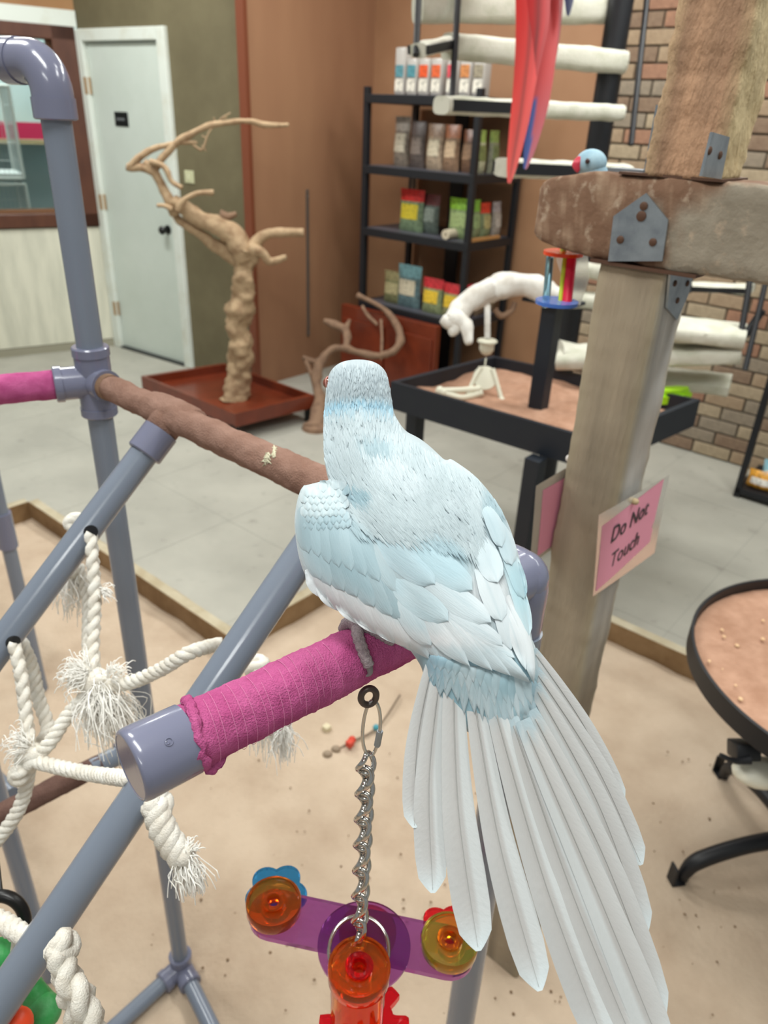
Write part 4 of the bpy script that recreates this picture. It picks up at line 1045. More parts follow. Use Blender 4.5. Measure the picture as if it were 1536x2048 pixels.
t=thing('pale_roll','pale round roll lying at the front of the third shelf','roll',sp_(.66,.05,zs[2]+.003)); k=MB(); k.lathe(sp_(.66,.02,zs[2]+.03),E2,[(.008,0),(.028,0),(.028,.1),(.008,.1)],20,closed=True); obj('roll',k,M('cream_roll',(196,184,160),.7),t)
t=thing('wooden_strip','light wooden strip lying on the right side of the third shelf','strip',sp_(SL-.03,.1,zs[2]+.003)); k=MB(); k.box(sp_(SL-.03,.05,zs[2]+.003),E1*.02,E2*.3,Z*.02,.002); obj('strip',k,M('light_strip',(170,124,74),.6),t,smooth=False)
# red-brown low cabinet in front
cb=thing('low_cabinet','red brown low wooden cabinet front at the foot of the shelving','cabinet',SF+E1*.3-E2*.2)
cq=SF-E1*.09-E2*.05
k=MB(); k.box(cq+E2*.03,E1*.80,-E2*.05,Z*.55,.004); obj('cabinet_body',k,m_cherry,cb,smooth=False)
k=MB(); k.box(cq-E2*.02+Z*.05+E1*.02,E1*.37,-E2*.012,Z*.42,.003);obj('door',k,m_cherry,cb,smooth=False)
k=MB(); k.box(cq-E2*.02+Z*.05+E1*.41,E1*.37,-E2*.012,Z*.42,.003);obj('door',k,m_cherry,cb,smooth=False)
# ============================================================ java wood tree
tb_=pz(458,795,.12)
jt_=thing('java_tree','tall gnarled java wood bird tree on a square red brown tray','bird tree',V3(tb_.x,tb_.y,0))
T4=[pz(x,y,.17) for x,y in((282,752),(470,828),(628,790),(448,726))]
cen2=sum(T4,Vector())/4
In=[p+(cen2-p).normalized()*.035 for p in T4]
for i in range(4):
    j=(i+1)%4; k=MB(); V=[Vector((p.x,p.y,.09)) for p in(T4[i],T4[j],In[j],In[i])]+[Vector((p.x,p.y,.17)) for p in(T4[i],T4[j],In[j],In[i])]
    k.add(V,[(3,2,1,0),(4,5,6,7),(0,1,5,4),(1,2,6,5),(2,3,7,6),(3,0,4,7)]); obj('tray_side',k,m_cherry,jt_,smooth=False)
k=MB(); k.add([Vector((p.x,p.y,.095)) for p in In]+[Vector((p.x,p.y,.12)) for p in In],[(3,2,1,0),(4,5,6,7),(0,1,5,4),(1,2,6,5),(2,3,7,6),(3,0,4,7)]); obj('tray_base',k,m_cherry,jt_,smooth=False)
for p in In: k=MB(); k.tube([V3(p.x,p.y,0),V3(p.x,p.y,.095)],.025,12); obj('caster',k,m_blackp,jt_)
wt=wof(tb_)
wt_=lambda y: wof(V3(tb_.x,tb_.y,zat(V3(tb_.x,tb_.y,0),y)))
def br_(pts,rad,dw=0,name='branch',mat=m_java,parent=None,jit=.09,n=12,k_=6):
    k=MB(); P=[px(x,y,wt_(min(y,790))+dw+(q[0] if q else 0)) for (x,y,*q) in pts]
    P=smoothp(P,k_); P=[p+Vector((noise.noise(p*9),noise.noise(p*9+V3(5,0,0)),noise.noise(p*9+V3(0,7,0))))*.012 for p in P]
    k.tube(P,rad,n,jit=jit*.5,lump=jit*4.5,lf=11); return obj(name,k,mat,parent or jt_,smooth='all')
br_([(468,800),(472,760),(483,700),(475,650),(488,600),(488,550),(498,500)],[.085,.062,.075,.058,.07,.056,.062,.07],name='trunk',jit=.13,n=28,k_=14)
br_([(492,520),(470,480),(435,455),(400,440),(370,420),(345,400)],[.07,.055,.045,.04,.03])
br_([(488,530),(455,505),(410,475),(375,455),(345,425),(335,395)],[.04,.035,.026,.022,.02],.03)
br_([(350,430),(335,390),(318,360),(305,335),(290,325)],[.032,.026,.024,.02])
br_([(312,345),(290,335),(268,338),(254,334)],[.024,.02,.018])
br_([(262,335),(290,308),(340,290),(385,285),(395,286)],[.02,.014,.010,.006])
br_([(312,335),(345,295),(395,262),(450,246),(500,243),(530,248),(578,248)],[.02,.018,.015,.014,.014,.015,.01])
br_([(300,322),(325,332),(345,362),(365,375)],[.016,.015,.012,.014],-.03)
br_([(355,425),(368,400),(395,384),(428,384)],[.016,.015,.014,.013],-.05)
br_([(345,420),(330,412),(316,412)],[.014,.01,.008],-.04)
br_([(498,505),(520,475),(560,464),(608,467)],[.045,.032,.026,.024])
br_([(500,500),(525,508),(540,525),(558,522),(576,515)],[.035,.024,.022,.02,.016],-.04)
br_([(385,285),(400,300),(410,290),(420,260),(440,238),(462,224)],[.006,.006,.005,.004,.004,.003],.08)
for P in ([(430,245),(425,232)],[(445,236),(455,234)],[(405,290),(412,303)],[(415,275),(405,270)]): br_(P,[.004,.003],.08)
br_([(440,430),(455,432),(470,425)],[.03,.02,.012],.05,mat=m_javad)
fb=thing('small_java_tree','small dark java wood branch stand on the floor left behind the bird','bird tree',pz(635,858,0))
wq=wof(pz(635,858,0))
def b2_(pts,rad,jit=.1): 
    k=MB(); P=smoothp([px(x,y,wq+.0*1+(850-y)*.0012) for x,y in pts],6); k.tube(P,rad,12,jit=.04,lump=.4,lf=14); obj('branch',k,m_javad,fb,smooth='all')
b2_([(630,860),(640,800),(632,760),(640,720)],[.06,.035,.032,.04]); b2_([(640,725),(625,722),(606,715)],[.025,.018,.018]); b2_([(635,735),(655,705),(680,695),(720,705),(760,712),(795,695),(800,665),(770,620),(715,590)],[.03,.022,.022,.022,.02,.025,.022,.018,.016])
b2_([(690,700),(692,665),(670,650),(648,642)],[.022,.024,.03,.016]); b2_([(690,660),(700,640)],[.02,.012]); b2_([(762,640),(764,680),(762,720)],[.010,.009,.006]); b2_([(755,650),(735,630),(725,612)],[.012,.012,.01]); b2_([(615,815),(603,812)],[.014,.01]); b2_([(635,780),(612,722)],[.016,.014])
k=MB(); k.lathe(pz(632,858,0),Z,[(.01,0),(.085,0),(.08,.025),(.05,.04),(.01,.045)],24); obj('foot',k,m_javad,fb)
# ============================================================ spiral bird stair
pb0=V3(0,0,0)
wp=3.1; 
SPc=px(1205,235,wp); SPc=V3(SPc.x,SPc.y,0)
ss=thing('spiral_bird_stair','black spiral bird stair with white wrapped steps before the brick wall','bird stair',SPc)
k=MB(); k.tube([SPc,SPc+Z*2.6],.05,24); obj('pole',k,m_black,ss)
k=MB(); k.lathe(SPc,Z,[(.09,0),(.09,.02),(.06,.03),(.06,.04)],32); obj('base_plate',k,m_black,ss)
def step(x0,y0,x1,y1,w0,w1,wd=.115,th=.06,bar=None,name='step'):
    a=px(x0,y0,w0);b=px(x1,y1,w1); d=(b-a).normalized(); h_=(Z-d*Z.dot(d)).normalized(); s=d.cross(h_)
    V=[];F=[];N=22;n=20
    for i in range(N+1):
        t=i/N; c=a.lerp(b,t)
        for j in range(n):
            u=2*math.pi*j/n; cx_=abs(math.cos(u))**.6*math.copysign(1,math.cos(u)); sx_=abs(math.sin(u))**.6*math.copysign(1,math.sin(u))
            q=c+s*cx_*wd/2+h_*sx_*th/2
            V.append(q+(s*cx_+h_*sx_)*.005*noise.noise(q*16))
    for i in range(N):
        for j in range(n): F.append((i*n+j,i*n+(j+1)%n,(i+1)*n+(j+1)%n,(i+1)*n+j))
    F.append(tuple(range(n))[::-1]);F.append(tuple(N*n+j for j in range(n)))
    o=obj(name,(V,F),m_felt,ss,smooth=True,label='white wrapped step')
    if bar:
        k=MB(); p0=a.lerp(b,bar[0]);p1=a.lerp(b,bar[1]); k.box(p0-s*(wd/2+.006)-h_*th*.3,(p1-p0),s*.012,h_*th*.6); k.box(p0+s*(wd/2-.006)-h_*th*.3,(p1-p0),s*.012,h_*th*.6); obj('metal_bar',k,m_black,o,smooth=False)
    return o
step(835,15,1242,20,2.75,3.0,.12,.10)
step(836,100,905,85,2.55,2.75,.07,.045,(0,1)); step(895,92,1240,125,2.75,3.0,.12,.085)
step(882,210,1232,226,2.6,2.95,.11,.06,(.02,.42)); step(1010,335,1245,345,2.5,2.85,.11,.06,(.0,.9))
def rod(x0,y0,x1,y1,w0,w1,r=.011,name='rod'):
    k=MB(); k.tube([px(x0,y0,w0),px(x1,y1,w1)],r,10); obj(name,k,m_black,ss)
rod(917,-20,903,215,2.70,2.66,.012); rod(838,-20,832,110,2.6,2.55,.012); rod(1296,-20,1262,290,2.9,2.9,.012); rod(1028,330,1010,600,2.6,2.7,.012) if 0 else None
# lower steps at right
step(1340,572,1505,578,2.9,2.75,.12,.03,(0,1)); step(1325,655,1490,672,2.8,2.7,.22,.07); step(1130,600,1300,600,3.2,3.1,.14,.06); step(1120,715,1480,700,3.0,2.75,.24,.07); step(1120,700,1200,720,3.0,3.0,.2,.06); step(1330,755,1460,770,3.0,2.9,.2,.06); step(1160,540,1220,545,3.2,3.1,.12,.06)
rod(1500,560,1480,680,2.65,2.65); rod(1530,570,1490,740,2.6,2.6,.010); rod(1378,530,1378,585,2.8,2.8); rod(1536,80,1510,20,2.4,2.4,.02)
k=MB(); k.tube([px(1525,620,2.6),px(1495,665,2.65),px(1470,690,2.65)],.014,10); obj('hook',k,m_black,ss)
# ============================================================ macaw
wm=2.35
mc=thing('scarlet_macaw','scarlet macaw perched high with its long red tail hanging down','parrot',px(1085,-60,wm))
m_feR=M('macaw_feather',(200,30,30),.55,attr='Col',col2=None)
def blade(pts,widths,w0,w1,colf,parent,name='tail_feather',camber=.12,N=28,Mn=8,mat=None,th=.0006,sh=True,kx=None,label=None,wl=None):
    P=smoothp([Vector((x,y,0)) for x,y in pts],max(2,N//(len(pts)-1))); n=len(P)-1
    V=[];cols=[];F=[]
    mids=[]
    for side in(0,1):
        for i in range(n+1):
            t=i/n; a=P[max(0,i-1)];b=P[min(n,i+1)]; d=(b-a); d=Vector((d.x,d.y)).normalized(); nx,ny=-d.y,d.x
            wd=interp(widths,t); ww=interp(wl,t) if wl else w0+(w1-w0)*t
            for j in range(Mn+1):
                s=-1+2*j/Mn; x=P[i].x+nx*wd/2*s; y=P[i].y+ny*wd/2*s
                lift=camber*(wd/FPX*ww)*(s*s)*.5
                V.append(px(x,y,ww+lift+(th*(1-s*s) if side else 0))); cols.append(lin(colf(t,s,x,y)))
            if side==0: mids.append(px(P[i].x,P[i].y,ww-.00025*ww/.5))
    for side in(0,1):
        o_=side*(n+1)*(Mn+1)
        for i in range(n):
            for j in range(Mn):
                q=(o_+i*(Mn+1)+j,o_+i*(Mn+1)+j+1,o_+(i+1)*(Mn+1)+j+1,o_+(i+1)*(Mn+1)+j); F.append(q if side==0 else q[::-1])
    mb=MB(); mb.v=V; mb.f=F; mb.c=cols
    o=obj(name,mb,mat,parent,smooth='all',label=label)
    return o,mids
def cr(a,b): return lambda t,s,x,y: tuple(max(0,(a[i]+(b[i]-a[i])*min(1,max(0,t*1.3-.3)))*(1-.28*math.exp(-(s*6)**2)+.14*noise.noise(Vector((s*9,t*3,a[0]))))) for i in range(3))
def cf2(t,s,x,y):
    if t>.6 and s>-.1+ (.9-t): return (50,70,130)
    k=max(0,t-.45)*1.6; return tuple(int(a+(b-a)*min(1,k)) for a,b in zip((168,34,34),(150,96,116)))
tw=[70,76,74,62,46,34,24,4]
blade([(1104,-60),(1098,60),(1085,180),(1072,290)],[60,50,44,34,22,4],wm+.02,wm+.02,cr((130,16,20),(140,40,50)),mc,mat=m_feR)
blade([(1092,-60),(1088,80),(1074,220),(1050,338)],[56,56,56,54,50,44,34,22,6],wm+.01,wm+.0,cf2,mc,mat=m_feR)
blade([(1060,-60),(1060,60),(1045,200),(1018,366)],[60,60,60,56,50,44,38,26,6],wm,wm-.02,cr((176,26,24),(196,70,62)),mc,mat=m_feR)
blade([(1078,-60),(1076,40),(1070,110),(1066,180)],[50,46,30,4],wm-.008,wm-.008,cr((160,20,22),(150,22,24)),mc,mat=m_feR)
blade([(1128,-80),(1138,-20),(1136,32)],[50,26,4],wm-.02,wm-.02,cr((20,30,80),(16,24,60)),mc,name='wing_feather',mat=m_feR)
k=MB(); k.tube(smoothp([px(1078,20,wm+.05),px(1080,-90,wm+.05),px(1090,-230,wm+.1),px(1095,-330,wm+.12),px(1095,-380,wm+.1)],6),[.02,.07,.095,.09,.06,.05,.03],20); obj('body',k,M('scarlet_plumage',(196,30,28),.7,col2=(170,22,24),vs=30),mc,smooth='all')
# blue parakeet behind beam
wk=1.07
pk=thing('blue_parakeet','small blue parakeet with a red beak peeping over the beam end','parrot',px(1185,345,wk))
k=MB(); k.tube([px(1195,385,wk-.03),px(1195,385,wk+.02)],.004,8); obj('foot',k,M('grey_foot',(120,110,110),.7),pk)
m_bl=M('sky_blue_plumage',(160,192,206),.7,col2=(140,174,192),vs=60)
k=MB(); k.tube(smoothp([px(1180,318,wk),px(1182,330,wk),px(1192,360,wk+.01),px(1205,400,wk+.02),px(1220,450,wk+.03)],5),[.012,.0165,.019,.021,.02,.010],20); k.sphere(px(1182,326,wk),.0195,20,14,ax=(1.15,1.1,.95)); obj('body',k,m_bl,pk,smooth='all')
k=MB(); k.tube(smoothp([px(1162,322,wk-.004),px(1154,330,wk-.004),px(1156,344,wk-.004)],5),[.008,.0075,.002],14); obj('beak',k,M('red_beak',(200,60,80),.35),pk,smooth='all')
k=MB(); k.sphere(px(1175,322,wk-.0195),.0035,12,8); obj('eye',k,M('dark_eye',(70,50,50),.2),pk,smooth='all')
k=MB(); k.tube(smoothp([px(1220,440,wk+.03),px(1250,500,wk+.05)],5),[.009,.003],10); obj('tail',k,m_bl,pk,smooth='all')
# ============================================================ the pale blue parrot
m_fe=M('pale_feather',(200,215,220),.62,attr='Col',spec=.25)
def feather_nodes(mt,scale=900,strength=.35):
    nt=mt.node_tree; N=nt.nodes.new; L=nt.links.new; b=nt.nodes['Principled BSDF']
    b.inputs['Sheen Weight'].default_value=.25; b.inputs['Sheen Roughness'].default_value=.5
    uv=N('ShaderNodeAttribute'); uv.attribute_name='flow'
    mp=N('ShaderNodeMapping'); mp.inputs['Scale'].default_value=(1,1,1); L(uv.outputs['Vector'],mp.inputs[0])
    n=N('ShaderNodeTexNoise'); n.inputs['Scale'].default_value=1; n.inputs['Detail'].default_value=3; L(mp.outputs[0],n.inputs['Vector'])
    bp=N('ShaderNodeBump'); bp.inputs['Strength'].default_value=strength; bp.inputs['Distance'].default_value=.0008; L(n.outputs[0],bp.inputs['Height']); L(bp.outputs[0],b.inputs['Normal'])
    return mt
feather_nodes(m_fe)
def loft_cam(secs,n=32,N=6):
    # secs: (x,y,w,hw px,depth m); section ellipse in plane spanned by image-perp and view axis
    P=smoothp([Vector((s[0],s[1],s[2]*1000)) for s in secs],N); H=smoothp([Vector((s[3],s[4]*1000,0)) for s in secs],N)
    V=[];F=[];m_=len(P)
    for i in range(m_):
        a=P[max(0,i-1)];b=P[min(m_-1,i+1)]; d=Vector((b.x-a.x,b.y-a.y)).normalized(); nx,ny=-d.y,d.x
        w=P[i].z/1000
        for j in range(n):
            t=2*math.pi*j/n; V.append(px(P[i].x+nx*H[i].x*math.cos(t),P[i].y+ny*H[i].x*math.cos(t),w+H[i].y/1000*math.sin(t)))
    for i in range(m_-1):
        for j in range(n): F.append((i*n+j,i*n+(j+1)%n,(i+1)*n+(j+1)%n,(i+1)*n+j))
    F.append(tuple(range(n))[::-1]);F.append(tuple((m_-1)*n+j for j in range(n)))
    return V,F
body=[(716,719,.520,10,.004),(716,723,.519,30,.010),(716,732,.518,46,.016),(716,748,.517,58,.020),(716,775,.516,64,.023),(717,808,.515,68,.024),(720,850,.512,75,.027),(736,905,.507,92,.032),(772,965,.50,118,.038),(815,1040,.494,140,.042),(858,1120,.486,145,.042),(900,1200,.476,128,.038),(940,1280,.464,112,.030),(965,1340,.456,116,.020),(990,1400,.450,100,.012),(1020,1450,.445,50,.006)]
lw_=[(630,966,.492,26,.009),(637,992,.487,46,.013),(656,1045,.480,72,.016),(696,1110,.473,96,.017),(765,1175,.465,88,.016),(840,1230,.457,74,.013),(925,1280,.449,56,.010),(1000,1320,.443,34,.007),(1062,1355,.438,7,.003)]
rw_=[(880,935,.492,28,.010),(925,985,.486,42,.013),(965,1050,.479,48,.014),(995,1120,.470,44,.013),(1018,1190,.460,36,.011),(1038,1260,.450,24,.008),(1056,1315,.443,15,.005),(1068,1360,.438,6,.003)]
def joinremesh(parts,vox=.0016,smooth_it=6):
    V=[];F=[]
    for v,f in parts:
        b=len(V); V+=[tuple(x) for x in v]; F+=[tuple(i+b for i in q) for q in f]
    me=bpy.data.meshes.new('tmp'); me.from_pydata(V,[],F); me.update(); bm=bmesh.new(); bm.from_mesh(me); bmesh.ops.recalc_face_normals(bm,faces=bm.faces); bm.to_mesh(me); bm.free()
    o=bpy.data.objects.new('tmp',me); C.objects.link(o)
    r=o.modifiers.new('r','REMESH'); r.mode='VOXEL'; r.voxel_size=vox
    s=o.modifiers.new('s','SMOOTH'); s.factor=.5; s.iterations=smooth_it
    dg=bpy.context.evaluated_depsgraph_get(); m2=bpy.data.meshes.new_from_object(o.evaluated_get(dg)); 
    V=[v.co.copy() for v in m2.vertices]; F=[tuple(p.vertices) for p in m2.polygons]
    bpy.data.objects.remove(o); return V,F
BV,BF=joinremesh([loft_cam(body),loft_cam(lw_),loft_cam(rw_)],.0014,10)
def toimg(p):
    c=p-CAM; w=c.dot(uw); return 768+FPX*c.dot(ux)/w,1024+FPX*c.dot(uy)/w,w
WHITE=(216,219,222); PALE=(180,195,201); GREYB=(166,180,187); BLUE=(148,174,184); DEEP=(116,154,170)
def mixc(a,b,t): t=min(1,max(0,t)); return tuple(a[i]+(b[i]-a[i])*t for i in range(3))
def sm(a,b,x): t=min(1,max(0,(x-a)/(b-a))); return t*t*(3-2*t)
def nz(x,y,s,o=0): return noise.noise(Vector((x/s,y/s,o)))
def blob(x,y,cx_,cy_,rx,ry,rot=0):
    c,s=math.cos(math.radians(rot)),math.sin(math.radians(rot)); dx,dy=x-cx_,y-cy_; u=(dx*c+dy*s)/rx; v=(-dx*s+dy*c)/ry
    return max(0,1-(u*u+v*v))
def birdcol(x,y):
    # pigment map of the plumage
    c=PALE; n=nz(x,y,60)+.5*nz(x,y,24,3)
    c=mixc(c,GREYB,sm(812,790,y+10*nz(x,y,30)-.0012*(x-716)**2))
    g=y-(806+.0022*(x-720)**2); c=mixc(c,(140,188,212),.75*math.exp(-(g/11)**2)*(1 if y<850 else 0))
    if y<840: c=mixc(c,(196,210,216),.5*sm(.0,.5,nz(x,y,9,7)+.4*nz(x,y,22)))
    if y>840: c=mixc(c,(196,210,216),sm(-.15,.5,n)*.6)
    c=mixc(c,(146,172,182),.75*sm(0,.9,blob(x+8*nz(x,y,14),y+9*nz(x,y,12),748,880,46,20,8)))
    c=mixc(c,(128,162,176),.7*sm(0,.8,blob(x+8*nz(x,y,14),y+9*nz(x,y,12),712,985,34,26,40)))
    c=mixc(c,BLUE,.9*sm(0,.55,blob(x,y,672,1085,100,70,34))*(.85+.4*n))
    c=mixc(c,BLUE,.8*sm(0,.6,blob(x,y,745,1150,80,44,30))*(.85+.4*n))
    c=mixc(c,(190,206,211),.8*sm(0,.7,blob(x,y,640,995,58,46,0)))
    yb=1128+(x-600)*.44+14*nz(x,y,22,5)
    if x<1020: c=mixc(c,WHITE,sm(yb,yb+30,y))
    c=mixc(c,(166,196,207),.7*sm(0,.7,blob(x,y,815,1232,84,28,22)))
    c=mixc(c,(164,194,206),.75*sm(0,.7,blob(x,y,880,1110,78,50,35)))
    c=mixc(c,BLUE,.8*sm(0,.7,blob(x,y,992,1050,26,95,-20)))
    c=mixc(c,(140,182,194),.75*sm(0,.7,blob(x,y,1038,1175,22,60,-12)))
    c=mixc(c,WHITE,.7*sm(0,.8,blob(x,y,980,1185,50,60,0)))
    c=mixc(c,(200,213,219),.8*sm(0,.8,blob(x,y,790,940,40,70,-50)))
    if y>1285: c=mixc(c,(138,176,190),.85*sm(0,.5,blob(x,y,950,1370,170,105,20))*sm(1285,1300,y))
    return c
prt=thing('pale_blue_parrot','large pale blue and white parrot seen from behind on the pink perch','parrot',pz(760,1290,zp))
mb=MB(); mb.v=BV; mb.f=BF; mb.c=[lin(birdcol(*toimg(p)[:2])) for p in BV]
def setflow(o,fl):
    a=o.data.attributes.new('flow','FLOAT_VECTOR','POINT'); a.data.foreach_set('vector',[x for c in fl for x in c])
bo=obj('body',mb,m_fe,prt,smooth='all')
fl=[]
for p in BV:
    x,y,w=toimg(p); th_=.5+.25*math.sin((x-700)/170) if y>850 else 1.5708
    dx,dy=(.55,.83) if y>900 else (0.0,1.0)
    k_=sm(840,960,y); dx=.55*k_; dy=1-.17*k_
    u=x*dx+y*dy; v=-x*dy+y*dx
    fl.append((u*.05,v*.36,w*60))
setflow(bo,fl)
bvh=BVHTree.FromPolygons([tuple(v) for v in BV],BF)
def hit(x,y,dflt=.46):
    r=ray(x,y).normalized(); h=bvh.ray_cast(CAM,r,2)
    if h[0] is None: return None,None
    return h[0],h[1]
m_fe2=M('vane_feather',(225,230,235),.55,attr='Col',spec=.3); feather_nodes(m_fe2,strength=.25)
m_shaft=M('feather_shaft',(166,166,164),.45)
def covert(x0,y0,x1,y1,wd,colf=None,lift0=.0003,lift1=.0022,bend=0,N=9,Mn=6,tipw=.75,name='covert_feather',mat=None,shape=None,col=None,parent=None,lab=None,keepw=False,clip=False):
    d=Vector((x1-x0,y1-y0)); L=d.length; d/=L; nx,ny=-d.y,d.x; V=[];cols=[];fl=[];ok=True
    lastw=None; rows=[]
    hc,_=hit((x0+x1)/2,(y0+y1)/2); 
    wref=(hc-CAM).dot(uw) if hc else .45
    for i in range(N+1):
        t=i/N; prof=shape(t) if shape else (min(1,.55+t*1.2) if t<tipw else math.sqrt(max(0,1-((t-tipw)/(1-tipw))**2)))
        row=[]
        cx_=x0+(x1-x0)*t+nx*bend*math.sin(t*math.pi); cy_=y0+(y1-y0)*t+ny*bend*math.sin(t*math.pi)
        hcx,_=hit(cx_,cy_); wc=(hcx-CAM).dot(uw) if hcx else (lastw if lastw else wref); lastw=wc
        for j in range(Mn+1):
            s=-1+2*j/Mn; x=cx_+nx*wd/2*s*prof; y=cy_+ny*wd/2*s*prof
            h,nn=hit(x,y)
            if h is None and clip:
                for f_ in (.9,.8,.7,.6,.45,.3,.1):
                    x2,y2=cx_+nx*wd/2*s*prof*f_,cy_+ny*wd/2*s*prof*f_; h,nn=hit(x2,y2)
                    if h is not None: x,y=x2,y2; break
            w=(h-CAM).dot(uw) if h else wc+.002
            w=max(min(w,wc+.006),wc-.006)
            lf=lift0+(lift1-lift0)*t+.0007*(1-s*s)-.0022*(1-t)**6
            row.append(px(x,y,w-lf)); cols.append(lin(col if col else (colf or birdcol)(x,y))); fl.append((t*L*.05,(s*wd/2*.30+abs(s)*t*2)+x0,y0))
        V+=row
    F=[(i*(Mn+1)+j,i*(Mn+1)+j+1,(i+1)*(Mn+1)+j+1,(i+1)*(Mn+1)+j) for i in range(N) for j in range(Mn)]
    mb=MB(); mb.v=V; mb.f=F; mb.c=cols
    o=obj(name,mb,mat or m_fe2,parent or prt,smooth='all',label=lab); setflow(o,fl); return o
# --- tail
TW=.425
def tailf(root,tip,wd,w0,w1,mid=None,asym=.0,z=0,col=(200,204,205),name='tail_feather',prof=None,dark=None,bend=0,shaft=True):
    x0,y0=root;x1,y1=tip; d=Vector((x1-x0,y1-y0)).normalized(); nx,ny=-d.y,d.x
    mx=((x0+x1)/2+nx*bend,(y0+y1)/2+ny*bend)
    pr=prof or [.42,.52,.62,.70,.78,.86,.94,1,1,.86,.14]
    def cf(t,s,x,y):
        b=.62
        base=mixc(col,(206,222,228),sm(.8,1,t)*.6)
        s2=s if bend>=0 else -s
        base=mixc(base,(178,175,173),sm(-.34,-.26,s2)*(.75-.35*sm(0,1,s2))*(1-sm(.75,1,t)))
        base=mixc(base,(158,182,192),(1-sm(.0,.12,t+.05*nz(x,y,10)))*.8)
        return base
    o,mids=blade([root,mx,tip],[wd*p for p in pr],w0,w1,cf,prt,name=name,camber=.10,N=40,Mn=10,mat=m_fe2,th=.0003)
    n_=len(o.data.vertices); per=11; fl=[]
    for i in range(n_):
        r=(i//per)%(n_//2//per); s=-1+2*(i%per)/(per-1); fl.append((r*1.6-abs(s)*2.5,s*8,x0))
    # barbs run obliquely: noise stretched along barb direction
    fl=[(f[0]*.9,f[1]*.35,f[2]) for f in fl]; setflow(o,fl)
    if shaft:
        k=MB(); k.tube(mids[2:-1],[.0005,.00042,.0003,.0002,.0001],6); obj('shaft',k,m_shaft,o,smooth='all')
    return o
TF=[ # root, tip, width, w0,w1,bend  (back to front)
((868,1310),(829,1656),50,.452,.432,14),
((882,1330),(866,1786),64,.449,.424,16),
((905,1340),(957,1902),76,.446,.416,14),
((945,1380),(1080,1982),72,.443,.410,14),
((985,1400),(1222,2120),78,.440,.402,14),
((1066,1300),(1246,1608),40,.450,.440,-12),
((1070,1340),(1283,1730),50,.448,.434,-16),
((1068,1370),(1292,1868),60,.445,.426,-20),
((1062,1420),(1328,2036),60,.442,.414,-18),
((1020,1430),(1290,2140),70,.438,.400,10),
((1045,1440),(1345,2150),74,.4345,.398,-4),
]
for r,t,w,w0,w1,b in TF: tailf(r,t,w,w0,w1,bend=b)
# --- plumage laid in overlapping rows
def rnd(t): return min(1,.62+t*.9) if t<.62 else math.sqrt(max(0,1-((t-.62)/.38)**2))
def leafp(t): return min(1,.5+t*1.0) if t<.55 else max(0,1-((t-.55)/.45)**2.2)
def fcol(x0,y0,x1,y1,wd,tint=0,rim=.35,sample=.45,base=None):
    xs,ys=x0+(x1-x0)*sample,y0+(y1-y0)*sample
    c0_=base or birdcol(xs,ys); j=R_.uniform(-5,5)+tint
    d=Vector((x1-x0,y1-y0)); L=d.length; d/=L
    def f(x,y):
        u=((x-x0)*d.x+(y-y0)*d.y)/L; s=abs(-(x-x0)*d.y+(y-y0)*d.x)/(wd/2)
        c=mixc(c0_,birdcol(x,y),.35); c=tuple(v+j for v in c)
        c=mixc(c,(214,222,226),rim*.6*max(sm(.6,1.05,s),sm(.86,1,u)))
        c=mixc(c,(150,176,186),.20*(1-sm(0,.12,s))*(u>.2))
        return tuple(max(0,min(250,v)) for v in c)
    return f
def place(x0,y0,x1,y1,wd,l0,l1,bend=0,shape=rnd,name='covert_feather',base=None,rim=.3,tint=0,N=12,Mn=8,clip=False):
    o=covert(x0,y0,x1,y1,wd,lift0=l0*.55,lift1=l0*.55+(l1-l0)*.55,bend=bend,shape=shape,name=name,N=N,Mn=Mn,colf=fcol(x0,y0,x1,y1,wd,tint,rim,base=base),clip=clip); return o
def row(roots,tips,n,wd,l0,l1,bend=0,jit=4,rev=False,**k):
    A_=smoothp([Vector((x,y,0)) for x,y in roots],8);B_=smoothp([Vector((x,y,0)) for x,y in tips],8)
    for i in range(n):
        t=(i+.5)/n; t=1-t if rev else t
        a=interp(A_,t);b=interp(B_,t); w=wd if not isinstance(wd,tuple) else wd[0]+(wd[1]-wd[0])*t
        place(a.x+R_.uniform(-jit,jit),a.y+R_.uniform(-jit,jit),b.x+R_.uniform(-jit,jit),b.y+R_.uniform(-jit,jit),w,l0,l1+i*.00004,bend,**k)
W_=WHITE
# left wing flight feathers (lowest layer first)
row([(612,1110),(680,1150),(780,1190),(860,1210)],[(640,1188),(735,1258),(840,1312),(905,1322)],9,(44,46),.0002,.0012,4,name='secondary_feather',shape=leafp,base=W_)
for r,t,w,b in (((820,1180),(940,1333),44,8),((850,1180),(985,1342),44,10),((880,1200),(1022,1352),40,10),((910,1215),(1062,1366),36,10)):
    place(*r,*t,w,.0012,.0066,b,leafp,'primary_feather',base=W_)
row([(770,1150),(840,1160),(900,1185)],[(850,1290),(930,1308),(1005,1325)],4,(50,44),.0018,.0036,8,name='greater_covert',shape=rnd,base=(206,218,224))
row([(610,1040),(660,1065),(730,1095),(790,1120)],[(632,1160),(700,1190),(795,1235),(870,1262)],9,(40,56),.0012,.0018,2,name='greater_covert',clip=True)
row([(602,1005),(650,1020),(705,1045),(770,1080)],[(612,1105),(670,1130),(745,1160),(835,1200)],9,(34,44),.0016,.0022,2,name='median_covert',clip=True)
